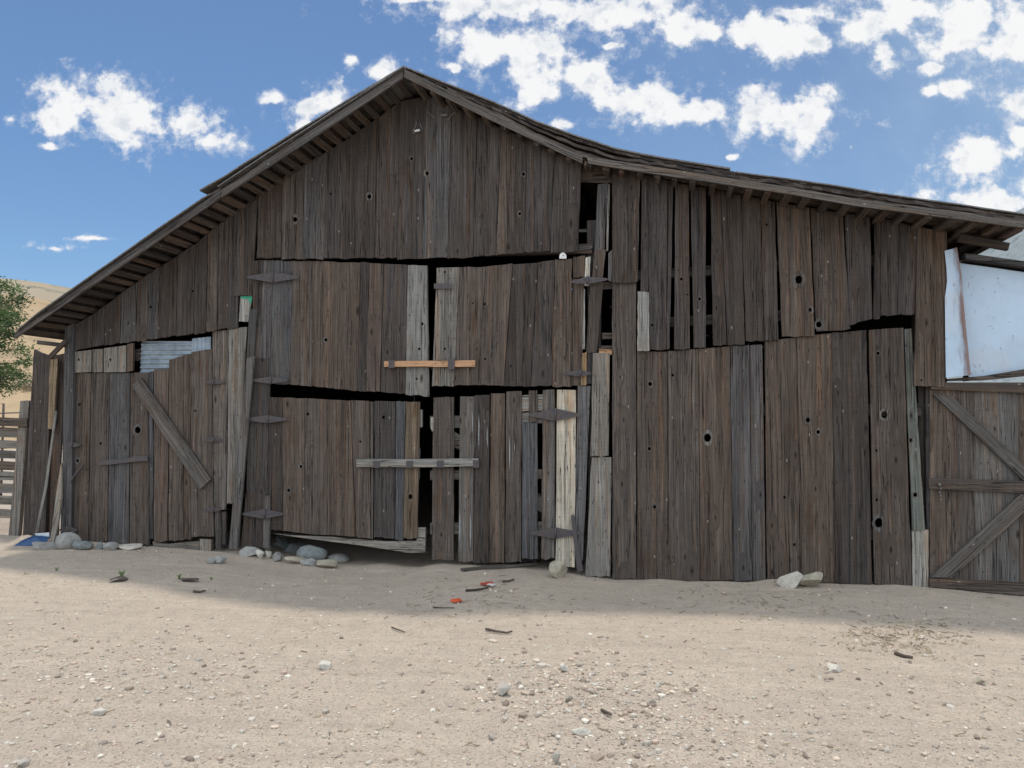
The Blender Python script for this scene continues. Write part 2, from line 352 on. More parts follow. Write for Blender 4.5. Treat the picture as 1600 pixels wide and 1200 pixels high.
def ground_mat():
    t = NT('dry_dirt'); p = t.pos()
    sp = t.node('ShaderNodeSeparateXYZ'); t.link(p, sp.inputs[0])
    n1 = t.noise(p, .8, 5, .6); n2 = t.noise(p, 7, 6, .7); n3 = t.noise(p, 60, 4, .65); n4 = t.noise(p, 260, 2, .6)
    st = t.noise(t.comb(t.math('MULTIPLY', sp.outputs[0], .5), t.math('MULTIPLY', t.math('ADD', sp.outputs[1], t.math('MULTIPLY', sp.outputs[0], .12)), 9.)), 1, 5, .65)
    c = t.mix(t.ramp(n1, .3, .7), (.56, .465, .37), (.50, .415, .335))
    c = t.mix(t.ramp(n2, .35, .7, 0, .8), c, (.42, .35, .285))
    c = t.mix(t.ramp(st, .42, .68, 0, .4), c, (.64, .53, .42))
    st2 = t.noise(t.comb(t.math('MULTIPLY', sp.outputs[0], .9), t.math('MULTIPLY', t.math('ADD', sp.outputs[1], t.math('MULTIPLY', sp.outputs[0], .10)), 42.)), 1, 4, .6)
    c = t.mix(t.math('MULTIPLY', t.ramp(st2, .52, .68, 0, .45), t.ramp(st, .35, .6)), c, (.36, .30, .235))
    c = t.mix(t.ramp(n3, .50, .70, 0, .75), c, (.30, .255, .21))
    c = t.mix(t.ramp(n3, .46, .25, 0, .5), c, (.60, .52, .425))
    vo = t.node('ShaderNodeTexVoronoi'); t.link(p, vo.inputs['Vector']); vo.inputs['Scale'].default_value = 75
    sc = t.node('ShaderNodeSeparateColor'); t.link(vo.outputs['Color'], sc.inputs[0])
    peb = t.math('MULTIPLY', t.ramp(vo.outputs['Distance'], .22, .40, 1, 0), t.math('GREATER_THAN', sc.outputs[0], .62))
    pc = t.mix(sc.outputs[1], (.25, .21, .18), (.66, .60, .52))
    c = t.mix(t.math('MULTIPLY', peb, .7), c, pc)
    c = t.mix(t.ramp(n4, .5, .8, 0, .4), c, (.26, .22, .185))
    t.link(c, t.b.inputs['Base Color']); t.b.inputs['Roughness'].default_value = .95; t.b.inputs['Specular IOR Level'].default_value = .15
    h = t.math('ADD', t.math('ADD', t.math('MULTIPLY', n3, .8), t.math('MULTIPLY', n2, 1.2)), t.math('MULTIPLY', peb, .5))
    h = t.math('ADD', h, t.math('MULTIPLY', n4, .35)); t.bump(h, .9, .018); return t.m
def build_ground():
    xs = axis(-8.5, 8, .07, 900); ys = [y for y in axis(2.2, 10.5, .05, 900)]
    v = [(x, y, ground_z(x, y)) for y in ys for x in xs]; nx = len(xs)
    f = [(j*nx+i, j*nx+i+1, (j+1)*nx+i+1, (j+1)*nx+i) for j in range(len(ys)-1) for i in range(nx-1)]
    me = bpy.data.meshes.new('ground'); me.from_pydata(v, [], f); me.polygons.foreach_set('use_smooth', [True]*len(f)); me.materials.append(ground_mat())
    o = link(bpy.data.objects.new('ground', me)); tag(o, kind='structure')
build_ground()
# ------------------------------------------------------------------ the barn
barn = empty('barn', W0, ROT)
tag(barn, 'big old barn of weathered brown boards with a sagging shingle roof', 'barn')
WOOD = M['wood']
WTOP = [(50, 552), (100, 517), (115, 508), (150, 488), (192, 456), (249, 417), (300, 386), (372, 325), (403, 304), (439, 278), (546, 216), (589, 186), (626, 159), (648, 143), (668, 150), (702, 165), (744, 182), (784, 201),
        (826, 217), (866, 238), (909, 255), (957, 262), (1000, 271), (1042, 282), (1075, 289), (1102, 294), (1157, 304), (1210, 315), (1265, 325), (1317, 333), (1376, 341), (1434, 354), (1477, 361), (1520, 372)]
# gable boards above the hay doors
mb = MB()
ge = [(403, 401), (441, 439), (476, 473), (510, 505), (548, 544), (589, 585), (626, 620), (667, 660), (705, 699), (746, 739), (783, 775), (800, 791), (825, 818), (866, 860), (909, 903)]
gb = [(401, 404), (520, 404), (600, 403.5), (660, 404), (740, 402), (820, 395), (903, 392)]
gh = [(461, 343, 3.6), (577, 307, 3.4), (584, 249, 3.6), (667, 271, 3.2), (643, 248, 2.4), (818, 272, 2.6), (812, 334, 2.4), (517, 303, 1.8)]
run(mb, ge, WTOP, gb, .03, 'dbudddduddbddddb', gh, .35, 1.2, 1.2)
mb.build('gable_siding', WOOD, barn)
# boards left of the hay doors, up under the eave
mb = MB()
vboard(mb, (373, 325), (403, 304), (394, 462), (364, 462), .035, 'd', rag=.8)
lb = [(112, 549), (160, 540), (189, 535), (216, 531), (246, 530), (250, 529), (330, 517), (372, 511)]
run(mb, [(115, 112), (145, 143), (165, 163), (190, 187), (215, 212), (232, 229), (249, 246), (278, 275), (305, 302), (325, 322), (342, 339), (358, 355), (374, 371)], WTOP, lb, .03, 'dddududddbdd', [(235, 480, 2.2), (301, 455, 1.8)], .35, 1.5, 1.0)
mb.build('side_siding', WOOD, barn)
# corner and the planks that close the strip below the eave
mb = MB()
vboard(mb, (101, 512), (116, 505), (112, 842), (94, 842), .045, 'u', th=.05)
vboard(mb, (53, 546), (79, 558), (71, 838), (36, 836), -.10, 'd', th=.04)
vboard(mb, (76, 556), (101, 552), (90, 842), (66, 840), -.16, 'b')
mb.build('corner_boards', WOOD, barn)
mb = MB(); vboard(mb, (78, 562), (91, 560), (84, 671), (74, 670), -.07, 'y', rag=.5)
mb.build('patch_board', M['trim'], barn, 'light brown patch board under the left eave')
# framing behind the boards: posts, girts, header; sits just inside the siding
mb = MB()
for x0, y0, x1, y1, o, h in ((100, 560, 400, 545, -.06, .14), (100, 760, 380, 770, -.06, .14), (400, 398, 925, 388, -.035, .10), (956, 432, 1470, 400, -.03, .10), (956, 508, 1470, 478, -.03, .10),
                             (956, 640, 1440, 640, -.04, .12), (956, 830, 1440, 835, -.04, .12), (405, 330, 905, 322, -.04, .12)):
    p, q = L3(x0, y0, o), L3(x1, y1, o); mb.bar(p+Vector((0, .05, 0)), q+Vector((0, .05, 0)), .09, h, tint('d'))
for x in (104, 930, 1452):
    a, b = L3(x, 860, -.1), L3(x, 330 if x > 200 else 540, -.1); mb.bar((a.x, .16, -.25), (a.x, .16, b.z-.1), .14, .14, tint('d'), Vector((0, 1, 0)))
mb.build('wall_framing', WOOD, barn)
# small old door at the left
door = None
mb = MB()
db = [(100, 845), (114, 845), (143, 847), (171, 846), (203, 851), (238, 848), (264, 846), (300, 844), (333, 838)]
run(mb, [(113, 114), (143, 138), (171, 168), (203, 201)], [(110, 583), (205, 582)], db, .0, 'bbu', [(124, 632, 2.2), (157, 693, 2.2), (121, 720, 2.6)], .5, 1.5, 1.2)
vboard(mb, (204, 583), (232, 582), (233, 851), (202, 852), .004, 'b', holes=[(215, 672, 5.2)])
vboard(mb, (232, 582), (240, 580), (239, 842), (233, 842), -.01, 'u')
vboard(mb, (240, 578), (264, 577), (262, 846), (240, 846), .004, 'r')
vboard(mb, (264, 562), (286, 556), (287, 844), (263, 845), .006, 'b')
vboard(mb, (286, 555), (299, 552), (298, 843), (287, 843), .0, 'b')
vboard(mb, (299, 550), (331, 545), (334, 838), (298, 838), .004, 'b', holes=[(305, 642, 1.8)])
door = mb.build('plank_door', WOOD, barn, 'small plank door with a slanting nailed board')
mb = MB(); polypx(mb, [(205, 601), (219, 590), (329, 749), (312, 765)], .045, .03, 'g', None, [(226, 625, 1.5), (219, 615, 1.2)])
d = (L3(329, 749)-L3(219, 590)).normalized(); mb2 = MB()
polypx(mb2, [(206, 602), (219, 590), (266, 657), (329, 749), (312, 765), (258, 683)], .045, .035, 'g', (d.x, d.z)); mb2.build('brace', M['trim'], door)
def nailhead(mb, x, y, o, r=.006): mb.ball(L3(x, y, o), r, (.3, .3, .3, 1), 6, (1, .5, 1))
mb = MB(); polypx(mb, [(152, 722), (170, 718), (196, 717), (214, 712), (230, 713), (231, 720), (214, 721), (170, 726), (153, 727)], .035, .012, 'u'); mb.build('latch', M['iron'], door)
mb = MB(); mb.tube([L3(130, 724, .03), L3(127, 731, .05), L3(118, 741, .05), L3(112, 750, .05), L3(111, 757, .03)], .012, (1, 1, 1, 1)); mb.build('handle', M['iron'], door)
def strap(parent, cx, cy, lx, rx, h, o=.022, drop=0.0, name='hinge'):
    """pointed double strap hinge with its barrel and screws"""
    m = MB()
    polypx(m, [(lx, cy+drop), (lx+2, cy-1.5+drop), (cx-1.5, cy-h), (cx-1.5, cy+h), (lx+2, cy+2+drop)], o, .006, 'u')
    polypx(m, [(cx+1.5, cy-h), (rx-2, cy-1.5-drop), (rx, cy-drop), (rx-2, cy+2-drop), (cx+1.5, cy+h)], o+.001, .006, 'u')
    a, b = L3(cx, cy-h-1, o+.006), L3(cx, cy+h+1, o+.006); m.tube([a, b], .011, (1, 1, 1, 1), 8)
    for f in (.18, .42, .7): nailhead(m, lerp(cx, lx, f), cy+drop*f+random.choice((-1, 1))*h*.35*(1-f), o+.006); nailhead(m, lerp(cx, rx, f), cy-drop*f+random.choice((-1, 1))*h*.35*(1-f), o+.007)
    return m.build(name, M['iron'], parent)
strap(door, 333, 597, 320, 351, 3.5, .02); strap(door, 333, 687, 317, 346, 3.5, .02); strap(door, 333, 796, 317, 345, 4, .02)
strap(door, 112, 695, 100, 125, 4, .05); strap(door, 106, 828, 92, 121, 5.5, .06)
# wall round the small door
mb = MB()
for x0, x1, y0, y1 in ((114, 143, 550, 547), (144, 161, 546, 545), (161, 198, 544, 540)): polypx(mb, [(x0+.5, y0), (x1-.5, y1), (x1-.8, 581), (x0+.6, 582)], .02, .025, 'l', None, [(lerp(x0, x1, .3), 562, 2.)] if x1-x0 > 20 else (), (random.uniform(-.03, .03), 0), .4)
polypx(mb, [(198.5, 538), (208, 536), (207, 579), (199, 581)], .03, .03, 'r')
mb.build('patch_boards', WOOD, barn, 'short grey boards patched in above the small door')
mb = MB()
vboard(mb, (331, 518), (357, 515), (353, 797), (334, 797), .002, 'g'); vboard(mb, (357, 514), (386, 511), (370, 786), (354, 787), .006, 'l')
vboard(mb, (335, 796), (345, 796), (346, 858), (337, 858), .0, 'd'); vboard(mb, (346, 800), (353, 799), (353, 850), (346, 852), -.01, 'd')
mb.build('jamb_boards', WOOD, barn)
mb = MB(); polypx(mb, [(238, 846), (262, 850), (312, 845), (312, 861), (262, 855), (240, 853)], -.02, .05, 'l', 'h'); polypx(mb, [(312, 842), (330, 843), (329, 862), (313, 862)], -.01, .06, 'l', None); mb.build('sill', M['trim'], barn)
mb = MB(); vboard(mb, (385, 560), (397, 556), (371, 858), (357, 858), .06, 'g', th=.03, gap=.1, rag=.6); polypx(mb, [(395, 408), (403, 407), (402, 482), (395, 482)], .03, .025, 'd'); polypx(mb, [(390, 483), (402, 482), (396, 560), (385, 562)], .03, .025, 'u'); mb.build('leaning_trim', M['trim'], barn)
# corrugated sheet in the opening over the door, with its light end piece
def corrugated(mb, pts, o, per, amp, horiz):
    """corrugated sheet cut to a photo outline (x limits per row)"""
    n = 60; rows = []
    for i in range(n+1):
        f = i/n; row = []
        for j in range(9):
            g = j/8
            if horiz: x = lerp(pl(pts[0], lerp(0, 1, f)), pl(pts[1], lerp(0, 1, f)), g); y = lerp(pts[2][0], pts[2][1], f); ph = y
            else: x = lerp(pts[0], pts[1], f); y = lerp(pl(pts[2], x), pl(pts[3], x), g); ph = x
            v = L3(x, y, o); row.append(Vector((v.x, v.y+amp*math.sin(ph/per*6.2832), v.z)))
        rows.append(row)
    b = len(mb.v)
    for r in rows: mb.v += [tuple(p) for p in r]
    for i in range(n):
        for j in range(8):
            q = (b+i*9+j, b+(i+1)*9+j, b+(i+1)*9+j+1, b+i*9+j+1); mb.face(q if horiz else q, ((0, 0),)*4, (.5, .5, .5, 1), True)
mb = MB(); corrugated(mb, ([(0, 221), (1, 219)], [(0, 302), (.3, 301), (.55, 300), (.56, 268), (1, 266)], (533, 588)), -.045, 7.2, .008, True); mb.build('metal_patch', M['corrugated'], barn, 'bluish corrugated sheet in the opening over the small door')
mb = MB(); corrugated(mb, (300, 330, [(300, 529), (330, 526)], [(300, 556), (330, 550)]), -.03, 6.5, .007, False); mb.build('metal_patch', M['corrugated'], barn, 'light end piece of corrugated sheet')
mb = MB(); vboard(mb, (375, 464), (394, 463), (388, 503), (373, 502), .01, 'w', rag=.4); ob = mb.build('patch_board', M['trim'], barn, 'small pale board streaked with green paint')
mb = MB(); polypx(mb, [(376, 463), (394, 462), (393, 473), (389, 474), (388, 468), (376, 466)], .014, .003, (.02, .30, .17, 1), None, jit=.3); mb.build('paint', plain('green_paint', (.03, .30, .18), .6, 0, .3, 60), ob)
# hinge posts left of the doors
mb = MB()
vboard(mb, (405, 407), (427, 406), (422, 600), (393, 600), -.008, 'u', rag=.3); vboard(mb, (393, 600), (422, 600), (419, 700), (388, 700), -.01, 'u', rag=.3)
vboard(mb, (388, 560), (420, 560), (418, 772), (385, 770), -.002, 'd'); vboard(mb, (384, 770), (415, 770), (415, 856), (376, 856), .0, 'd'); vboard(mb, (413, 775), (422, 775), (421, 856), (410, 856), .012, 'g')
mb.build('hinge_post', WOOD, barn)
# --- hay doors
mb = MB()
run(mb, [(427, 422), (457, 452), (490, 487), (525, 521), (563, 558), (577, 572), (599, 594)], [(427, 407), (457, 408), (525, 409), (563, 410), (599, 412)], [(422, 599), (461, 600), (515, 607), (594, 613)], .0, 'ubbbdr', [(509, 531, 2.8)], .35, 1.2, .9)
run(mb, [(599.5, 594.5), (636, 633)], [(599, 412.5), (636, 413.5)], [(594, 613), (633, 615)], .0, 'd', (), .4)
vboard(mb, (636.5, 414), (668, 415), (671, 620), (633, 616), .004, 'l', holes=[(660, 506, 2.2), (655, 545, 2.0), (651, 592, 1.8)])
hay1 = mb.build('hay_door', WOOD, barn, 'left hay door leaf ending in a pale grey board')
mb = MB()
ht = [(682, 419), (718, 418), (719, 417), (759, 417), (760, 414.5), (800, 412), (841, 410), (867, 406), (894, 404)]
run(mb, [(682, 674.5), (718.5, 709)], ht, [(674, 603), (709, 604)], .004, 'l', [(695, 425, 1.8), (695, 545, 1.8)], .4)
run(mb, [(718.5, 709), (759, 747), (801, 787), (841, 829), (867, 863), (894, 892)], ht, [(709, 603), (750, 602.5), (790, 604), (830, 604), (892, 603)], .0, 'bbddb', [(757, 475, 2), (739, 474, 1.4), (864, 456, 1.6), (758, 561, 1.8), (798, 572, 1.6)], .35, 1.2, 1.)
hay2 = mb.build('hay_door', WOOD, barn, 'right hay door leaf of five brown boards')
strap(hay1, 426, 433, 385, 466, 8, .045); strap(hay1, 423, 594, 393, 450, 5.5, .03)
strap(hay2, 918, 438, 892, 950, 5.5, .05, 2); strap(hay2, 907, 583, 878, 924, 5, .035)
mb = MB(); polypx(mb, [(678, 443), (706, 443), (706, 451), (678, 451)], .03, .01, 'u'); mb.build('latch', M['iron'], hay2)
# --- big lower doors
mb = MB()
lt = [(421, 620), (442, 621), (476, 622), (547, 626), (584, 627), (656, 628)]
lbm = [(414, 827), (441, 829), (476, 834), (511, 836), (556, 839), (580, 841), (616, 842), (652, 842)]
run(mb, [(421, 414), (442, 442), (476, 476), (511, 511), (547.5, 556.5), (577, 579.5)], lt, lbm, -.01, 'dbbbb', [(481, 647, 2.2), (470, 729, 2.4), (451, 766, 2.6), (563, 690, 1.8)], .4, .8, .8)
vboard(mb, (578, 628), (584, 628), (583, 842), (580, 842), -.02, 'g')
run(mb, [(584.5, 584), (618, 616.5)], lt, lbm, -.008, 'd', [(612, 694, 4.0), (599, 652, 2.2)], .3)
run(mb, [(618.5, 617), (634, 630)], lt, lbm, -.014, 'u', [], .5)
run(mb, [(634, 630), (656, 652)], lt, lbm, -.006, [(.135, .102, .072, 1)], [(641, 776, 3.8)], .3)
low1 = mb.build('barn_door', WOOD, barn, 'lower left door leaf hanging over a pale warped rail')
mb = MB(); polypx(mb, [(426, 834), (450, 836), (520, 839), (600, 846), (651, 845), (652, 824), (665, 824), (664, 863), (640, 864), (600, 858), (560, 852), (510, 845), (470, 840)], -.04, .04, 'w', 'h', jit=.4); mb.build('rail', M['trim'], low1)
for q_ in ([(656, 640), (660, 640), (660, 667), (656, 668)], [(652, 700), (656, 700), (655, 748), (652, 748)]):
    mb = MB(); polypx(mb, q_, -.03, .02, 'l'); mb.build('rail', M['trim'], low1)
mb = MB()
def rb(xa, xb, ya, xc, xd, yb, ch, o=-.01, **k): vboard(mb, (xa, ya), (xb, ya-.4), (xd, yb), (xc, yb), o, ch, gap=.3, **k)
rb(677, 709, 621, 674.5, 709, 876, 'b', rag=2.2); rb(719, 742, 619.5, 716, 739, 878, 'g'); rb(742.5, 765, 617.5, 740, 763.5, 879, 'd'); rb(767, 789, 615, 764, 787.5, 879, 'b')
rb(791, 815, 611.5, 789.5, 814, 878, 'b'); rb(815.8, 839.5, 661, 816, 840, 873, 'u'); rb(826, 840, 610, 826, 840, 659.5, 'b', -.02); rb(848, 867, 609, 845.5, 866.5, 873, 'g', rag=2)
low2 = mb.build('barn_door', WOOD, barn, 'lower right door leaf with gaps between its boards')
for y0, y1, tt in ((616, 641, 'w'), (643, 661, 'l'), (648, 667, 'g'), (733, 748, 'g'), (815, 833, 'g')):
    xa, xb = (814, 850) if tt in 'wl' else (672, 868); oo = -.047 if tt in 'wl' else -.05
    if y0 == 648: xb = 812
    mb = MB(); polypx(mb, [(xa, y0+2), (xb, y0), (xb, y1), (xa, y1+2)], oo, .03, tt, 'h'); mb.build('rail', M['trim'], low2)
for q_ in ([(706, 672), (722, 682), (722, 706), (706, 696)], [(836, 768), (850, 776), (850, 802), (836, 796)]):
    mb = MB(); polypx(mb, q_, -.085, .02, 'l', 'h'); mb.build('brace', M['trim'], low2)
mb = MB(); polypx(mb, [(673, 652), (679, 652), (679, 674), (675, 674), (673, 668)], -.035, .012, 'w'); mb.build('latch_plate', M['trim'], low2)
strap(low1, 418, 655, 383, 448, 6, .03); strap(low1, 413, 803, 378, 443, 7.5, .035)
strap(low2, 868, 648, 826, 909, 9.5, .03); strap(low2, 868, 833, 826, 911, 8.5, .03)
# scratches of old white paint on the right leaf
pw = plain('old_white_paint', (.34, .34, .34), .8, 0, .4, 90)
for x, y, l in ((761, 665, 35), (796, 682, 55), (804, 690, 16), (735, 800, 60), (718, 792, 70), (738, 640, 40), (748, 645, 60), (728, 650, 22)):
    mb = MB(); polypx(mb, [(x, y), (x+1.1, y+l*.3), (x+.7, y+l), (x-.5, y+l*.6)], -.0035, .0012, (.4, .4, .4, 1), None, jit=.4); mb.build('paint_streak', pw, low2)
# latch bars
def latch(pts, t, brs, o, label, mat):
    m = MB(); polypx(m, pts, o, .035, t, 'h'); b = m.build('latch_bar', mat, barn, label)
    for x0, x1, y0, y1 in brs:
        m = MB(); polypx(m, [(x0, y0), (x1, y0), (x1, y1), (x0, y1)], o+.008, .05, 'u'); nailhead(m, (x0+x1)/2, (y0+y1)/2-1, o+.009); m.build('bracket', M['iron'], b)
latch([(600, 564), (742, 563), (742, 573), (600, 573)], 'o', [(607, 616, 562.5, 575), (700, 710, 561, 577)], .045, 'fresh orange wooden bar across the hay doors', M['trim'])
latch([(556.5, 717), (640, 717.5), (747, 716.5), (747, 728), (660, 730), (557, 729.5)], 'w', [(583, 593, 720, 731), (634.5, 645, 720, 731), (682.5, 693, 719.5, 730.5), (739, 748, 719, 731)], .035, 'grey wooden bar across the lower doors', M['trim'])
# --- narrow mess of boards right of the doors
mb = MB()
vboard(mb, (895, 402), (915, 399), (914, 432), (895, 434), -.012, 'b'); vboard(mb, (894, 434), (913, 440), (909, 603), (892, 603), -.015, 'b'); vboard(mb, (914.5, 402), (923, 401), (921, 446), (913, 446), .005, 'c', rag=.6)
vboard(mb, (910, 452), (914, 452), (914, 545), (910, 545), -.02, 'w', gap=0); vboard(mb, (909, 552), (917, 550), (916, 602), (907, 602), -.006, 'y', rag=.4)
vboard(mb, (928, 392), (947, 390), (942, 435), (924, 440), -.02, 'b'); vboard(mb, (922, 442), (943, 440), (932, 551), (915, 551), -.012, 'd'); vboard(mb, (918, 540), (930, 540), (925, 600), (916, 600), -.03, 'u')
polypx(mb, [(934, 288), (950, 286), (944, 394), (929, 394)], -.03, .03, 'u'); polypx(mb, [(950, 288), (953, 288), (950, 392), (947, 392)], .0, .02, 'l')
polypx(mb, [(951, 395), (957, 390), (955, 440), (950, 438)], .02, .02, 'g'); polypx(mb, [(941, 440), (957, 441), (957, 451), (942, 452)], -.05, .03, 'd', 'h')
polypx(mb, [(941, 520), (957, 520), (957, 529), (941, 530)], -.04, .03, 'b', 'h'); polypx(mb, [(939, 540), (957, 540), (957, 545), (939, 545)], -.04, .03, 'd', 'h'); polypx(mb, [(936, 545), (956, 546), (956, 554), (936, 553)], -.02, .03, 'o', 'h')
polypx(mb, [(913, 256), (957, 264), (957, 286), (905, 284)], -.06, .03, 'b', 'h'); polypx(mb, [(904, 386), (926, 384), (925, 389), (904, 391)], -.03, .04, 'g', 'h')
mb.build('jamb_boards', WOOD, barn)
mb = MB(); vboard(mb, (926, 552), (953, 551), (951, 713), (922, 713), .01, 'l'); vboard(mb, (924, 714.5), (955.5, 714.5), (954, 901), (914, 900), .012, 'l', rag=1); mb.build('jamb_boards', M['trim'], barn, 'light grey boards right of the cream board')
mb = MB(); vboard(mb, (870, 609), (900, 609.5), (898, 886), (867.5, 885), -.004, 'c', rag=1.); mb.build('jamb_board', M['trim'], barn, 'cream coloured new board beside the lower doors')
mb = MB(); vboard(mb, (902.5, 603), (923, 603), (911, 876), (898, 876), -.012, 'p', rag=.5); mb.build('jamb_board', M['trim'], barn, 'grey painted board beside the cream board')
mb = MB(); polypx(mb, [(892, 805), (897, 804), (902, 840), (911, 892), (902, 894), (896, 845)], .04, .012, 'u'); mb.build('iron_strap', M['iron'], barn)
mb = MB(); a = L3(905, 361, -.25); b = L3(936, 360, -.25); mb.bar(a, b, .03, .03, tint('w')); mb.build('crossbar', M['trim'], barn)
# reflector disc and the wire hanger high on the gable
mb = MB(); polypx(mb, [(874, 404)]+[(879.5+5.5*math.cos(math.pi-i*math.pi/8), 401-6.5*math.sin(i*math.pi/8)) for i in range(9)]+[(885, 404)], .05, .004, 'w', None, [(880, 399, 1.0)]); mb.build('tin_disc', M['white'], barn)
mb = MB()
mb.tube([L3(x, y, .05) for x, y in ((653, 186), (650, 190), (650, 196), (645, 205), (645, 208), (647, 208.5), (649, 204), (657, 203), (659, 206), (660, 202), (657, 196), (656, 190), (653, 186))], .005, (1, 1, 1, 1)); ob = mb.build('wire_hanger', plain('dull_wire', (.25, .25, .25), .5, .6), barn)
mb = MB(); mb.bar(L3(648, 205, .06), L3(656, 203.5, .06), .02, .02, (1, 1, 1, 1)); mb.build('insulator', M['white'], ob)
mb = MB(); mb.tube([L3(x, y, .045) for x, y in ((665, 168), (669, 176), (676, 181), (682, 186))], .005, (1, 1, 1, 1)); mb.tube([L3(x, y, .05) for x, y in ((700, 188), (705, 180), (709, 176), (713, 178))], .005, (1, 1, 1, 1)); mb.bar(L3(690, 180.5, .06), L3(699, 179.5, .06), .02, .02, (1, 1, 1, 1)); mb.build('wire', plain('grey_wire', (.2, .19, .18), .6), barn)
# --- right upper siding
mb = MB()
def ub(xa, xb, xc, xd, yb, ch, holes=(), o=.03, gap=.3, yb2=None):
    vboard(mb, (xa, pl(WTOP, xa)), (xb, pl(WTOP, xb)), (xd, yb if yb2 is None else yb2), (xc, yb), o, ch, holes=holes, gap=gap)
ub(957, 1000, 956, 996, 441, 'd'); ub(1002.5, 1014, 999.5, 1013, 547, 'd', o=.026); ub(1014, 1043, 1014, 1041, 547, 'd', [(1019, 508, 2.)]); ub(1044, 1052, 1041.5, 1046.5, 546, 'd', o=.026)
ub(1055, 1076, 1053, 1078, 545.5, 'd', [(1064.5, 436, 2.2), (1074, 460, 1.4)]); ub(1078.5, 1103, 1083.5, 1103, 543, 'd', [(1093, 467, 2.4)])
ub(1110, 1126, 1114, 1135.5, 539.5, 'd'); ub(1126.5, 1158, 1136.5, 1164, 539, 'd'); ub(1158.5, 1188, 1165, 1194, 532.5, 'd'); ub(1188.5, 1210.5, 1194.5, 1216.5, 532, 'd', [(1191+7, 351, 1.8)])
ub(1213.5, 1264.5, 1222, 1273, 526, 'b', [(1248, 437, 6.2), (1269-3, 484, 3.2)], yb2=525); ub(1266.5, 1317, 1275.5, 1329, 519, 'd', [(1279.5, 507, 4.6)], yb2=514); ub(1319.5, 1359.5, 1328, 1363, 507, 'd', yb2=499)
ub(1366.5, 1376.5, 1364.5, 1375, 498, 'd', o=.026); ub(1377, 1405, 1375.5, 1402, 493, 'd', o=.034); ub(1405, 1434, 1402.5, 1429, 491, 'd')
vboard(mb, (1434, 354), (1480, 362), (1477, 604), (1428, 603), .05, 'b', holes=[(1440, 594, 1.6)])
mb.build('upper_siding', WOOD, barn)
mb = MB(); vboard(mb, (996, 455), (1014.5, 457), (1015.5, 548), (995.5, 548), .06, 'w', rag=.6); mb.build('patch_board', M['trim'], barn, 'small pale grey patch board')
# --- right lower siding
mb = MB()
RB = [(950, 905), (1146, 907), (1200, 908), (1251, 909), (1306, 911), (1363, 913), (1425, 915)]
rt = [(956, 441), (994.5, 441), (995, 548), (1043, 549), (1092, 545), (1141, 541), (1192, 538), (1193, 533), (1245, 527), (1299, 521), (1354, 516), (1424, 511)]
rh = [(961, 625, 2.4), (1016, 600, 3.4), (1014.5, 701, 2.8), (1023, 792, 2.6), (1105.5, 684, 6.4), (1262.5, 656, 3.8), (1278.5, 675, 3.2), (1382, 648, 5.4), (1365+7, 552, 2.6), (1369+1, 781, 2.2), (1373, 817, 7.0), (1226, 777, 2.2), (1241, 851, 2.2), (1366.5+3, 704, 2.0), (1051, 586, 2.2)]
run(mb, [(956.5, 956.5), (994.3, 994.3)], rt, RB, .0, 'b', rh, .4)
run(mb, [(995, 995), (1043, 1044), (1092, 1094), (1141, 1146), (1171, 1175), (1191, 1197)], rt, RB, .0, 'bbbuu', rh, .45, 1.5, 1.5)
run(mb, [(1194.5, 1199), (1245, 1251), (1299, 1306), (1354, 1363)], rt, RB, .0, 'bbd', rh, .5, 1.5, 1.5)
run(mb, [(1357, 1365.5), (1412, 1425)], rt, RB, .0, 'b', rh, .5, 1.5, 1.5)
vboard(mb, (1413, 514), (1424, 513), (1446, 828), (1425.5, 829), .012, 'n', holes=[(1422+1, 688, 2.6), (1430, 773, 3.2)], rag=1.)
mb.build('lower_siding', WOOD, barn)
mb = MB(); vboard(mb, (1425, 829), (1451, 828), (1451, 917), (1425.5, 916), .0, 'w', th=.08, rag=.5); mb.build('post', M['trim'], barn, 'pale bare foot of the corner post')
mb = MB(); vboard(mb, (1446, 605), (1454, 600), (1454, 915), (1448, 915), -.02, 'd', th=.06); mb.build('post', WOOD, barn)
# --- side and rear walls (board walls, seen from the side only)
DEPTH = 13.0
aL = P(104, 700)[0]; aR = P(1476, 480)[0]
LTOP = [P(x, y, .03) for x, y in WTOP]
def z_top(a): return pl(LTOP, a)
for a, th in ((aL, -.03), (aR, .03)):
    mb = MB()
    for i in range(42):
        y0 = .08+i*DEPTH/42; y1 = y0+DEPTH/42+.004; zt = z_top(a)+.01; o = .005*(i % 2)
        lp = [Vector((y0, 0, -.35)), Vector((y1, 0, -.35)), Vector((y1, 0, zt)), Vector((y0, 0, zt))]
        mb.prism([lp], Vector((0, .001, 0)), tint('b'), (0, 1)); k = len(mb.v)-8
        for q in range(8): v = mb.v[k+q]; mb.v[k+q] = (a+o+(th if q >= 4 else 0), v[0], v[2])
    mb.build('side_wall', WOOD, barn)
mb = MB(); aa = np.linspace(aL+.03, aR-.03, 34); back = [to_local(EYE+ray(*h)*1) for h in ((672, 552), (919, 469), (950, 468), (951.5, 490), (952, 505))]
bh = []
for h in ((672, 552, .05), (919, 470, .05), (950, 467, .035), (951, 485, .02), (951.5, 497, .02)):
    d = ray(h[0], h[1]); w = W0-NV*DEPTH; t = (w-EYE).dot(NV)/d.dot(NV); l = to_local(EYE+d*t); bh.append((l.x, l.z, h[2]))
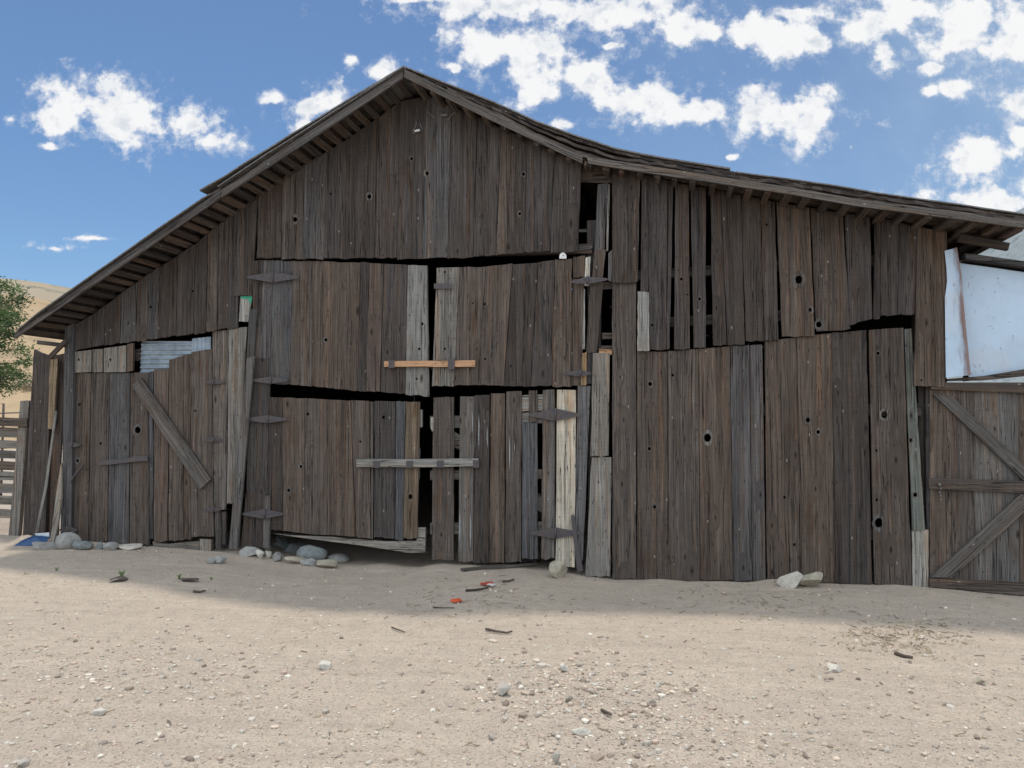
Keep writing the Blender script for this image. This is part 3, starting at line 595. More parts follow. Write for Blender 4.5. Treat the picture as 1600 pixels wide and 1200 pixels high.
for a, b in zip(aa, aa[1:]):
    q_ = DEPTH+(.006 if round((a-aa[0])/(aa[1]-aa[0])) % 2 else 0); lp = [Vector((a-.006, q_, -.35)), Vector((b+.006, q_, -.35)), Vector((b+.006, q_, z_top(b)+.01)), Vector((a-.006, q_, z_top(a)+.01))]
    hs = [[Vector((x+r*math.cos(k), q_, z+r*1.3*math.sin(k))) for k in np.linspace(0, 6.28, 8)[:-1]] for x, z, r in bh if a+r < x < b-r]
    mb.prism([lp]+hs, Vector((0, .03, 0)), tint('b'), (0, 1))
mb.build('rear_wall', WOOD, barn)
# ------------------------------------------------------------------ roof
roof_root = barn
def slab(name, pts, th, back, mat, t='d', parent=None, front=None, label=None, seg=1, rag=0.0):
    """roof layer: pts = (x, y, o) photo points of its upper front edge; goes back into the barn's depth"""
    m = MB(); P3 = []
    for (x0, y0, o0), (x1, y1, o1) in zip(pts, pts[1:]):
        n = max(1, int(abs(x1-x0)/seg)) if seg > 1 else 1
        for i in range(n): P3.append((lerp(x0, x1, i/n), lerp(y0, y1, i/n), lerp(o0, o1, i/n)))
    P3.append(pts[-1]); top = []
    for x, y, o in P3: v = L3(x, y, o); v.y -= random.uniform(0, rag); v.z += random.uniform(-rag, rag)*.25; top.append(v)
    for i, (p, q) in enumerate(zip(top, top[1:])):
        if p.x > q.x: p, q = q, p
        ln = (q-p).length; tt = tint(t, .35 if seg > 1 else .1); b = len(m.v); du, dv = random.uniform(0, 90), random.uniform(0, 90)
        yb = back
        for y_off, zz in ((None, 0), (None, -th), (yb, 0), (yb, -th)):
            for w in (p, q): m.v.append((w.x, w.y if y_off is None else y_off, w.z+zz))
        W = back-p.y
        m.face((b+2, b+3, b+1, b+0), ((du, dv), (du, dv+ln), (du+th, dv+ln), (du+th, dv)), tt)
        m.face((b+0, b+1, b+5, b+4), ((du, dv), (du, dv+ln), (du+W, dv+ln), (du+W, dv)), tt)
        m.face((b+6, b+7, b+3, b+2), ((du, dv), (du, dv+ln), (du+W, dv+ln), (du+W, dv))[::-1], tt)
        m.face((b+4, b+5, b+7, b+6), ((du, dv), (du, dv+ln), (du+th, dv+ln), (du+th, dv)), tt)
        for e in (0, 1):
            if (i == 0 and e == 0) or (i == len(top)-2 and e == 1) or seg > 1 or True: m.face((b+e, b+4+e, b+6+e, b+2+e), ((du, dv), (du+W, dv), (du+W, dv+th), (du, dv+th)), tt)
    return m.build(name, mat, parent or barn, label)
def front_board(name, top, bot, o, t, mat=None, th=.028, label=None):
    """rake board: top and bottom photo lines, (x, y, o) each"""
    m = MB(); lp = [L3(*p) for p in top]+[L3(*p) for p in bot[::-1]]
    d = (L3(*top[-1])-L3(*top[0])).normalized(); m.prism([lp], Vector((0, th, 0)), tint(t, .05) if isinstance(t, str) else t, (d.x, d.z)); return m.build(name, mat or M['trim'], barn, label)
OL = .47
# left slope: shingle layer, skip sheathing under it, rake board, metal sheets on top
slab('shingle_layer', [(630, 106, OL), (345, 292, OL), (26, 518, OL)], .03, DEPTH+.4, M['shingle'], 'd', seg=9, rag=.02, label='left roof slope')
m = MB(); p0, p1 = L3(630, 106, OL), L3(24, 520, OL); dr = (p1-p0).normalized(); nr = Vector((dr.z, 0, -dr.x)); nr = nr if nr.z > 0 else -nr; LN = (p1-p0).length; s = .12
while s < LN-.05:
    w = random.uniform(.06, .085); c = p0+dr*s-nr*.048; m.bar(c+Vector((0, .03, 0)), Vector((c.x, DEPTH+.3, c.z)), w, .026, tint(random.choice('dddbr'), .3), nr); s += random.uniform(.125, .16)
m.build('sheathing', WOOD, barn)
front_board('rake_board', [(630, 109, OL+.03), (467, 216, OL+.03), (346, 296, OL+.03)], [(629, 122, OL+.03), (467, 230, OL+.03), (345, 309, OL+.03)], OL, (.088, .080, .076, 1))
front_board('rake_board', [(345, 297, OL+.032), (210, 389, OL+.032), (24, 520, OL+.032)], [(344, 309, OL+.032), (210, 402, OL+.032), (22, 529, OL+.032)], OL, (.088, .080, .076, 1))
slab('roof_sheet', [(631, 102.5, OL+.06), (520, 169, OL+.05), (419, 231, OL+.06), (350, 275, OL+.05), (312, 296.5, OL+.04)], .016, DEPTH+.4, M['sheet'], 'g', seg=30, rag=.012)
slab('roof_sheet', [(622, 110, OL+.05), (419, 238, OL+.05), (340, 291, OL+.05)], .012, DEPTH+.4, M['sheet'], 'g', seg=30, rag=.015)
slab('roof_sheet', [(328, 303, OL+.05), (318, 307.5, OL+.05), (210, 383, OL+.05), (105, 456, OL+.05), (60, 488, OL+.05), (27, 515, OL+.05)], .014, DEPTH+.4, M['sheet'], 'g', seg=30, rag=.012)
# right slope, sagging
ON = [(632, .47), (700, .36), (800, .2), (910, .14), (918, .16), (1000, .22), (1140, .38), (1300, .45), (1620, .48)]
def oo(x, e=0.): return pl(ON, x)+e
OUT = [(632, 106), (700, 134), (770, 162), (840, 193), (900, 216), (960, 235), (1000, 244), (1142, 268), (1240, 282), (1400, 307), (1500, 321), (1612, 337)]
slab('shingle_layer', [(x, y, oo(x, -.03)) for x, y in OUT], .03, DEPTH+.4, M['shingle'], 'd', seg=9, rag=.02, label='right roof slope')
slab('shingle_layer', [(x, y+pl([(632, 2), (770, 5), (900, 9), (918, 12), (1000, 6), (1612, 4)], x), oo(x, -.015)) for x, y in OUT[1:]], .03, DEPTH+.3, M['shingle'], 'd', seg=14, rag=.03)
slab('shingle_layer', [(x, y+pl([(632, 3), (770, 10), (900, 19), (918, 22), (1000, 11), (1140, 8), (1612, 7)], x), oo(x, -.03)) for x, y in OUT[1:]], .05, DEPTH+.3, M['shingle'], 'b', seg=17, rag=.02)
slab('roof_sheet', [(632, 103, oo(632)), (700, 130, oo(700)), (770, 158, oo(770)), (840, 189, oo(840)), (900, 211, oo(900)), (960, 230, oo(960)), (1000, 239, oo(1000)), (1070, 251, oo(1070)), (1141, 262, oo(1140))], .016, DEPTH+.4, M['sheet'], 'g', seg=30, rag=.012)
slab('roof_sheet', [(1150, 268, oo(1150)), (1240, 279.5, oo(1240)), (1400, 304.5, oo(1400)), (1500, 319, oo(1500)), (1612, 335, oo(1612))], .012, DEPTH+.4, M['sheet'], 'g', seg=30, rag=.012)
front_board('rake_board', [(x, y, oo(x, .03)) for x, y in ((632, 108), (770, 175), (840, 210), (910, 244))], [(x, y, oo(x, .03)) for x, y in ((631, 120), (770, 189), (840, 222), (910, 255))], 0, 'g')
front_board('rake_board', [(x, y, oo(x, .03)) for x, y in ((917, 244.5), (1000, 257), (1140, 278), (1240, 293.5), (1340, 311), (1470, 327), (1612, 344))], [(x, y, oo(x, .03)) for x, y in ((919, 255), (1000, 268), (1140, 289), (1240, 304), (1340, 322), (1470, 338.5), (1610, 357))], 0, 'g')
m = MB(); pts = [L3(x, y+13+pl([(632, 2), (900, 22), (918, 22), (1000, 12), (1140, 9), (1612, 8)], x), oo(x, 0)) for x, y in OUT]; x = 650.0
prof = sorted((p.x, p.z, p.y) for p in pts)
def prof_at(a): return pl([(p[0], p[1]) for p in prof], a), pl([(p[0], p[2]) for p in prof], a)
a = prof[0][0]+.1
while a < prof[-1][0]-.02:
    z, yf = prof_at(a); z2, _ = prof_at(a+.05); sl = Vector((.05, 0, z2-z)).normalized(); nn = Vector((-sl.z, 0, sl.x))
    m.bar((a, yf+.02, z), (a, DEPTH+.3, z), random.uniform(.05, .075), .045, tint(random.choice('bbdr'), .3), nn); a += random.uniform(.15, .20)
m.build('sheathing', WOOD, barn)
# fly rafter under the right eave
m = MB(); m.bar(L3(1498, 372, .12), L3(1575, 386, .12), .05, .07, tint('d')); m.build('rafter', WOOD, barn)
m = MB(); m.bar(L3(78, 558, .1), L3(104, 532, .1), .04, .045, tint('b')); m.bar(L3(60, 535, .0), L3(104, 540, .0), .05, .05, tint('d')); m.build('rafter', WOOD, barn)
# ------------------------------------------------------------------ shed with white sheet metal and the gate at the right
shed = empty('shed', to_world((aR, .2, 0)), ROT); tag(shed, 'shed faced with white rust streaked sheet metal above the plank gate', 'shed')
off = Vector((aR, .2, 0))
def shedbuild(m, name, mat, label=None):
    m.v = [tuple(Vector(v)-off) for v in m.v]; return m.build(name, mat, shed, label)
m = MB(); n = 24; rows = []
for i in range(n+1):
    f = i/n; x = lerp(1500, 1900, f)
    for j in range(13):
        g = j/12; xx = x+14*g*(1-f); y = lerp(pl([(1500, 411), (1600, 425), (1900, 470)], x), pl([(1500, 592), (1600, 577), (1900, 540)], x), g)
        v = L3(xx, y, -.04); v.y += .012*noise.noise((v.x*2.2, 0, v.z*2.2)); m.v.append(tuple(v))
for i in range(n):
    for j in range(12):
        q = (i*13+j, i*13+j+1, (i+1)*13+j+1, (i+1)*13+j); m.face(q, ((0, 0),)*4, (.0, .0, .0, 1), True)
shedbuild(m, 'wall_panel', M['whitemetal'])
for x0 in (1640, 1780):
    m = MB(); polypx(m, [(x0, pl([(1500, 411), (1600, 425), (1900, 470)], x0)), (x0+7, pl([(1500, 411), (1600, 425), (1900, 470)], x0)+1), (x0+9, 572-(x0-1600)*.12), (x0+2, 572-(x0-1600)*.12)], -.02, .02, (.3, .3, .3, 1)); shedbuild(m, 'seam', M['whitemetal'])
m = MB()
FL = [(1476, 392, 1495, 387), (1479, 420, 1499, 412), (1480, 440, 1503, 432), (1476.5, 465, 1506, 470), (1477, 520, 1511, 520), (1478, 590, 1518, 586)]
for i, (a, b, c, d) in enumerate(FL):
    for g, lift in ((0, 0), (.25, .004), (.5, .0), (.68, .004), (.82, .03), (.92, .03), (1, -.05)):
        v = L3(lerp(a, c, g), lerp(b, d, g), .075); v.y -= lift; m.v.append(tuple(v))
for i in range(len(FL)-1):
    for j in range(6):
        q = (i*7+j, (i+1)*7+j, (i+1)*7+j+1, i*7+j+1); m.face(q, ((0, 0),)*4, (0, 0, 0, 1), False); rr_ = (.22, .26, .34, .52, .85, .95, .6); m.t[-1] = [rr_[j], rr_[j], rr_[j+1], rr_[j+1]]
shedbuild(m, 'flange', M['whitemetal'], 'bent white metal strip with a rusty edge')
m = MB(); polypx(m, [(1508, 396), (1530, 398), (1600, 408), (1900, 452), (1900, 462), (1600, 416), (1510, 404)], .05, .12, 'u', 'h'); shedbuild(m, 'fascia', M['trim'])
m = MB(); polypx(m, [(1482, 592), (1540, 587), (1600, 577), (1900, 530), (1900, 545), (1600, 588), (1540, 594), (1484, 595)], .02, .08, 'd', 'h'); shedbuild(m, 'sill_beam', WOOD)
m = MB(); a, b = L3(1506, 404, -.05), L3(1900, 460, -.05); m.v += [tuple(a), tuple(b), (b.x, 4, b.z+.1), (a.x, 4, a.z+.1)]; m.face((0, 1, 2, 3), ((0, 0), (2, 0), (2, 4), (0, 4)), tint('d')); shedbuild(m, 'roof', M['sheet'])
m = MB(); polypx(m, [(1502, 403), (1900, 470), (1900, 560), (1506, 596)], -.3, .03, 'd'); shedbuild(m, 'rear_panel', WOOD)
gate = empty('plank_gate', to_world((P(1453, 900)[0], 0, pl(BZ, P(1453, 900)[0]))), ROT); tag(gate, 'wide plank gate with two diagonal braces below the white metal', 'gate')
goff = to_local(gate.location)
def gb_(m, name, mat, label=None, parent=None):
    m.v = [tuple(Vector(v)-goff) for v in m.v]; return m.build(name, mat, parent or gate, label)
m = MB(); ge_ = [(1453, 1453), (1487, 1487), (1522, 1523), (1558, 1557), (1592, 1593), (1628, 1628), (1664, 1664), (1700, 1700), (1736, 1736), (1770, 1770)]
run(m, ge_, [(1453, 600), (1770, 598)], [(1453, 914), (1600, 928), (1770, 944)], .0, 'bbggbbbgb', (), .25, .5, .5); gb_(m, 'planks', WOOD)
for nm, pts in (('rail', [(1455, 597.5), (1600, 597.5), (1772, 597), (1772, 615), (1600, 614), (1455, 608)]), ('rail', [(1451, 747), (1600, 752), (1772, 760), (1772, 779), (1600, 770), (1452, 764)]), ('rail', [(1453, 904), (1600, 911), (1772, 920), (1772, 941), (1600, 930), (1453, 917)])):
    m = MB(); polypx(m, pts, .035, .03, 'b', 'h')
    if pts[0][1] > 900:
        for x in (1461, 1477, 1494, 1514, 1532, 1550, 1570): nailhead(m, x, 909+(x-1453)*.05, .037, .007)
    gb_(m, nm, M['trim'])
for a, b, c, d in (((1458, 615), (1492, 623), (1628, 752), (1600, 751)), ((1455, 902), (1487, 902.5), (1628, 776), (1596, 772))):
    m = MB(); q = (L3(*d)-L3(*a)).normalized(); polypx(m, [a, b, c, d], .036, .03, 'g', (q.x, q.z)); gb_(m, 'brace', M['trim'])
m = MB(); pts = [(1468, 758), (1470, 764), (1468.5, 770), (1470, 775), (1470, 781)]
m.ball(L3(1468, 757, .04), .018, (1, 1, 1, 1))
for x, y in pts: m.ball(L3(x, y, .05), .012, (1, 1, 1, 1), 6, (.7, .7, 1.3))
gb_(m, 'chain', plain('chain_metal', (.2, .19, .18), .45, .7))
m = MB(); a = L3(1785, 930, 0); m.bar((a.x, .05, -.3), (a.x, .05, 2.0), .16, .16, tint('b'), Vector((0, 1, 0))); gb_(m, 'post', WOOD)
# ------------------------------------------------------------------ fence, planks and stakes at the left
fo = -.35
fence = empty('board_fence', to_world((P(30, 838, fo)[0], -fo, pl(BZ, P(100, 838)[0]))), ROT); tag(fence, 'grey board fence with stacked rails left of the barn', 'fence')
foff = to_local(fence.location)
def fb(m, name, mat):
    m.v = [tuple(Vector(v)-foff) for v in m.v]; return m.build(name, mat, fence)
m = MB(); vboard(m, (31, 626), (46, 626), (28, 838), (12, 837), fo+.03, 'l', th=.06, rag=.4); fb(m, 'post', M['trim'])
for y0, y1, ch, o in ((654, 667, 'b', .06), (669, 684, 'l', -.03), (689, 701, 'l', -.03), (705, 717, 'g', -.03), (722, 735, 'b', -.03), (738, 751, 'l', -.03), (757, 771, 'l', -.03), (776, 789, 'l', -.03), (797, 810, 'l', -.03)):
    m = MB(); j = random.uniform(-3, 3); polypx(m, [(-420, y0-22+j), (42 if o > 0 else 30, y0), (42 if o > 0 else 28, y1), (-420, y1-14+j)], fo+o, .025, ch, 'h'); fb(m, 'rail', M['trim'])
m = MB(); vboard(m, (-300, 600), (-270, 600), (-290, 838), (-325, 838), fo+.03, 'g', th=.06); fb(m, 'post', M['trim'])
def pole(name, pts, r, mat, label, cat, group=None, t='w'):
    base = L3(*pts[-1]); m = MB(); m.tube([L3(*p)-base for p in pts], r, tint(t)); o = m.build(name, mat); o.location = to_world(base); o.rotation_euler = (0, 0, ROT); tag(o, label, cat, group); return o
pole('stake', [(88, 642, .0), (80, 700, .02), (72, 760, .05), (64, 800, .06), (57, 838, .09)], [.012, .015, .017, .018, .018], M['trim'], 'thin pale crooked pole leaning in the gap between corner planks', 'pole')
base = L3(83, 848, .2); m = MB(); lp = [(95, 724, .06), (96.5, 735, .06), (96, 775, .1), (91, 815, .15), (83, 850, .2), (78, 848, .2), (83, 810, .15), (88, 770, .1)]
m.prism([[L3(*p)-base for p in lp]], Vector((0, .025, 0)), tint('w'), (.12, .99)); o = m.build('stake', M['trim']); o.location = to_world(base); o.rotation_euler = (0, 0, ROT); tag(o, 'whitewashed pointed slat leaning beside the small door', 'slat')
# ------------------------------------------------------------------ stones and litter
def rock_mesh(name, sx, sy, sz, seed, sharp=.28, sub=3):
    bm = bmesh.new(); bmesh.ops.create_icosphere(bm, subdivisions=sub, radius=1)
    rn = random.Random(seed); planes = []
    for _ in range(8 if sharp > .2 else 14):
        n = Vector((rn.gauss(0, 1), rn.gauss(0, 1), rn.gauss(0, .9))).normalized(); planes.append((n, rn.uniform(.32, .66) if sharp > .2 else rn.uniform(.75, .95)))
    for v in bm.verts:
        p = v.co.copy()
        for n, dd in planes:
            e = p.dot(n)-dd
            if e > 0: p -= n*e*(.96 if sharp > .2 else .6)
        p *= 1+.10*noise.noise(p*1.7+Vector((seed, 0, 0)))+.035*noise.noise(p*5+Vector((0, seed, 0)))
        v.co = (p.x*sx, p.y*sy, p.z*sz)
    me = bpy.data.meshes.new(name); bm.to_mesh(me); bm.free(); me.polygons.foreach_set('use_smooth', [sharp <= .2]*len(me.polygons)); return me
def stone(x0, x1, y0, y1, mat, label, group=None, depth=1.0, sink=.28, sharp=.3, rz=None, name='stone', seed=None):
    """stone whose picture spans x0..x1, y0..y1 and which stands on the ground at its lower edge"""
    p = on_ground((x0+x1)/2, y1); sc = p.y/F
    w = (x1-x0)*sc/2*(1.35 if sharp > .2 else 1.1); h = (y1-y0)*sc/2*(1.3 if sharp > .2 else 1.05); seed = seed if seed is not None else int(x0*7+y0)
    o = bpy.data.objects.new(name, rock_mesh(name, w, w*depth, h/(1-sink*.5), seed, sharp)); o.data.materials.append(M[mat])
    o.location = (p.x, p.y+w*depth*.55, p.z+h*(1-sink)); o.rotation_euler = (random.uniform(-.08, .08), random.uniform(-.08, .08), rz if rz is not None else random.uniform(-.4, .4)); link(o); tag(o, label, 'stone', group); return o
g1 = 'stones along the foot of the small door'
stone(47, 79, 846, 860, 'rock_grey', 'flat pale grey stone just right of the blue plastic', g1, .8)
stone(82, 120, 833, 858, 'rock_grey', 'big rounded grey stone below the pointed white slat', g1, .8, sharp=.1)
stone(115, 146, 844, 859, 'rock_blue', 'blue grey stone right of the big rounded grey one', g1, .8)
stone(147, 162, 848, 858, 'rock_blue', 'smallest blue grey stone in the row by the small door', g1, .9)
stone(160, 181, 847, 860, 'rock_grey', 'rounded tan grey stone at the right of the row by the small door', g1, .9, sharp=.1)
stone(181, 213, 852, 859, 'rock_white', 'low flat whitish stone at the end of the row by the small door', g1, .7)
g2 = 'stones heaped under the lower left barn door'
stone(376, 405, 855, 870, 'rock_grey', 'grey slab at the left end of the heap below the hinge post', g2, .9, .3)
stone(399, 411, 860, 874, 'rock_white', 'upright pale stone at the left end of the heap, left of its square twin', g2, .7)
stone(411, 424, 862, 872, 'rock_white', 'squarish pale stone right of the upright pale one', g2, .7)
stone(412, 423, 855, 863, 'rock_tan', 'small tan stone sitting on the squarish pale one', g2, .8, .0)
stone(418, 433, 843, 856, 'rock_grey', 'grey angular stone at the upper left of the heap', g2, .9, .0).location.y += .22
stone(432, 447, 842, 852, 'rock_grey', 'topmost small grey stone against the dark gap', g2, .9, -.6).location.y += .25
stone(422, 442, 852, 864, 'rock_blue', 'layered blue grey stone behind the dark pointed one', g2, .9, .0).location.y += .12
stone(438, 468, 851, 868, 'rock_blue', 'pale blue rough stone left of the largest one', g2, .9, .1).location.y += .10
stone(461, 506, 854, 880, 'rock_blue', 'largest blue grey rounded boulder of the heap', g2, .8, .15, sharp=.1)
stone(422, 441, 862, 877, 'rock_grey', 'dark pointed grey stone in the middle of the heap', g2, .9)
stone(437, 485, 869, 882, 'rock_tan', 'long cream coloured slab in front of the heap', g2, .45, rz=0.05)
stone(471, 499, 875, 884, 'rock_grey', 'small flat grey stone right of the cream slab', g2, .6)
stone(506, 541, 868, 882, 'rock_grey', 'smooth flat grey stone at the right end of the heap', g2, .8, sharp=.1).location.y += .08
stone(488, 532, 878, 889, 'rock_tan', 'thin tan slab lying lowest at the right of the heap', g2, .5, rz=-.05)
stone(858, 888, 881, 903, 'rock_tan', 'angular yellow tan stone at the foot of the cream board', None, .6)
g3 = 'two stones against the right wall'
stone(1218, 1258, 898, 920, 'rock_white', 'whitish pointed stone against the right wall', g3, .7, sharp=.25)
stone(1252, 1294, 898, 920, 'rock_tan', 'tan block stone right of the whitish one', g3, .6, .2, .4)
stone(320, 333, 873, 881, 'rock_grey', 'small flat grey stone on the shaded dirt, left of a pair', 'pair of stones before the small door', .8)
stone(335, 353, 870, 881, 'rock_grey', 'small angular grey stone on the shaded dirt, right of a pair', 'pair of stones before the small door', .8)
g4 = 'loose stones on the sunny dirt'
stone(778, 797, 1072, 1088, 'rock_field', 'roundish grey stone in the gravel near the middle', g4, .9)
stone(499, 517, 1036, 1046, 'rock_white', 'white oblong stone alone on the dirt left of the middle', g4, .7)
stone(140, 160, 1108, 1119, 'rock_white', 'pale stone on the dirt at the left front', g4, .8)
stone(26, 42, 1190, 1200, 'rock_field', 'grey stone at the bottom left corner', g4, .8)
stone(875, 888, 1040, 1050, 'rock_white', 'pale stone at the upper tip of the gravel patch', g4, .8)
stone(896, 922, 1138, 1149, 'rock_white', 'whitish stone with a dark shadow at the gravel patch', g4, .7)
stone(862, 876, 1180, 1194, 'rock_field', 'grey rounded stone at the bottom middle', g4, .9)
stone(1528, 1543, 1062, 1071, 'rock_tan', 'small brown stone alone at the right on sunny dirt', g4, .8)
stone(761, 772, 1148, 1156, 'rock_field', 'small grey stone left of the gravel patch', g4, .8)
stone(1298, 1321, 1043, 1051, 'rock_white', 'flat whitish stone set flush in the dirt at the right', g4, 1.4, .75)
stone(880, 894, 1088, 1098, 'rock_tan', 'tan stone above the whitish stone of the gravel patch', g4, .8)
stone(1010, 1024, 1094, 1103, 'rock_field', 'dark grey stone right of the gravel patch', g4, .8)
# blue plastic scrap
p = on_ground(42, 853); m = MB(); sc = p.y/F
lp = [(-.155, 0, .0), (.0, -.02, .0), (.2, .0, .02), (.2, .1, .08), (.16, .16, .115), (-.02, .17, .10), (-.10, .1, .06)]
cen = Vector((.05, .08, .09)); b = 0; m.v = [tuple(v) for v in lp]+[tuple(Vector(v)*.94+Vector((.0, .012, -.012))) for v in lp]+[tuple(cen), tuple(cen-Vector((0, 0, .015)))]; n = len(lp)
for i in range(n):
    j = (i+1) % n; m.face((i, j, 2*n), ((0, 0),)*3, (1, 1, 1, 1)); m.face((n+j, n+i, 2*n+1), ((0, 0),)*3, (1, 1, 1, 1)); m.face((i, n+i, n+j, j), ((0, 0),)*4, (1, 1, 1, 1))
o = m.build('plastic_sheet', M['blue']); o.location = p; tag(o, 'crumpled dark blue plastic sheet lying at the left corner planks', 'plastic sheet')
m = MB(); m.v = [tuple(Vector(v)+Vector((0, -.0, .012))) for v in (lp[3], lp[4], lp[5], (.02, .13, .09))]; m.v += [tuple(Vector(v)+Vector((0, 0, .006))) for v in m.v[:4]]
for q in ((3, 2, 1, 0), (4, 5, 6, 7), (0, 1, 5, 4), (1, 2, 6, 5), (2, 3, 7, 6), (3, 0, 4, 7)): m.face(q, ((0, 0),)*4, (1, 1, 1, 1))
m.build('rim', M['pale'], o)
def stick(pts, r, mat, label, cat='stick', lift=.01):
    q = [on_ground(x, y) for x, y in pts]; b = q[0].copy(); m = MB(); m.tube([v-b+Vector((0, 0, lift+random.uniform(0, .01))) for v in q], [r*(1-.5*i/len(q)) for i in range(len(q))], tint('d'), 6)
    o = m.build('stick' if cat != 'strip' else 'strip', mat); o.location = b; tag(o, label, cat)
stick([(759, 986), (775, 990), (792, 992), (800, 990)], .010, M['bark'], 'curved brown twig on the sunny dirt near the middle')
stick([(728, 926), (745, 924), (763, 921)], .012, M['trim'], 'short grey stick by the red wrapper')
stick([(1399, 1023), (1412, 1028), (1426, 1030)], .014, M['bark'], 'dark thick stick on the dirt at the right')
stick([(677, 951), (692, 952), (710, 952)], .006, M['bark'], 'thin dark twig below the orange scrap')
stick([(940, 1113), (955, 1122)], .009, M['bark'], 'short dark twig at the lower middle, above the gravel')
stick([(612, 983), (622, 987), (633, 990)], .006, M['bark'], 'thin bent twig left of the middle at the shadow edge')
stick([(302, 926), (312, 927), (322, 926)], .012, M['bark'], 'dark twig on the shadow edge at the left')
stick([(786, 911), (795, 910), (803, 908)], .012, M['bark'], 'dark bit of stick below the right door leaf')
# plank lying under the right door
a, b = on_ground(722, 893), on_ground(836, 884); m = MB(); m.bar(Vector((0, 0, .015)), b-a+Vector((0, 0, .03)), .09, .025, tint('g')); o = m.build('loose_plank', M['trim']); o.location = a; tag(o, 'weathered plank lying on the ground under the lower right door', 'plank')
def scrap(x, y, w, d, mat, name, label, cat, seed=1, curl=.02):
    p = on_ground(x, y); rn = random.Random(seed); n = 9; m = MB(); ring = [Vector((w*math.cos(6.283*i/n)*rn.uniform(.7, 1.1), d*math.sin(6.283*i/n)*rn.uniform(.7, 1.1), .012+rn.uniform(0, curl))) for i in range(n)]
    m.v = [tuple(v) for v in ring]+[(0, 0, .012+curl)]+[tuple(v-Vector((0, 0, .006))) for v in ring]+[(0, 0, .006+curl)]
    for i in range(n):
        j = (i+1) % n; m.face((i, j, n), ((0, 0),)*3, tint('d')); m.face((n+1+j, n+1+i, 2*n+1), ((0, 0),)*3, tint('d')); m.face((i, n+1+i, n+1+j, j), ((0, 0),)*4, tint('d'))
    o = m.build(name, mat); o.location = p; tag(o, label, cat); return o
scrap(713, 941, .05, .06, M['orange'], 'plastic_scrap', 'bright orange plastic scrap on the shaded dirt', 'plastic scrap', 2)
scrap(760, 915, .07, .05, M['red'], 'wrapper', 'torn red wrapper on the dirt before the right door', 'wrapper', 5)
scrap(768, 917, .05, .04, M['paper'], 'paper_scrap', 'small whitish paper scrap touching the red wrapper', 'paper', 6)
scrap(185, 908, .10, .08, M['bark'], 'bark_piece', 'flat dark brown piece of bark at the left shadow edge', 'bark', 8, .035)
scrap(296, 908, .10, .06, M['bark'], 'bark_piece', 'smaller crumbled bark piece beside the right weed', 'bark', 9, .02)
# weeds
def weed(x, y, n, h, label):
    p = on_ground(x, y); rn = random.Random(x); m = MB()
    for _ in range(n):
        an = rn.uniform(0, 6.28); ln = h*rn.uniform(.5, 1); le = rn.uniform(.2, .7); a = Vector((rn.uniform(-.006, .006), rn.uniform(-.006, .006), 0)); dr_ = Vector((math.cos(an), math.sin(an), 0))
        q = [a, a+dr_*ln*le*.4+Vector((0, 0, ln*.6)), a+dr_*ln*le+Vector((0, 0, ln*.9))]; m.tube(q, [.003, .005, .001], (1, 1, 1, 1), 4)
    o = m.build('weed', M['weed']); o.location = p; tag(o, label, 'weed', 'weeds on the shaded dirt')
M['weed'] = plain('weed_green', (.17, .25, .09), .8, 0, .4, 50)
weed(190, 902, 16, .09, 'tallest green weed just above the flat bark piece'); weed(280, 905, 12, .06, 'low green weed left of the crumbled bark'); weed(88, 892, 9, .045, 'tiny weed left of the tall one'); weed(330, 906, 8, .035, 'tiny weed right of the crumbled bark')
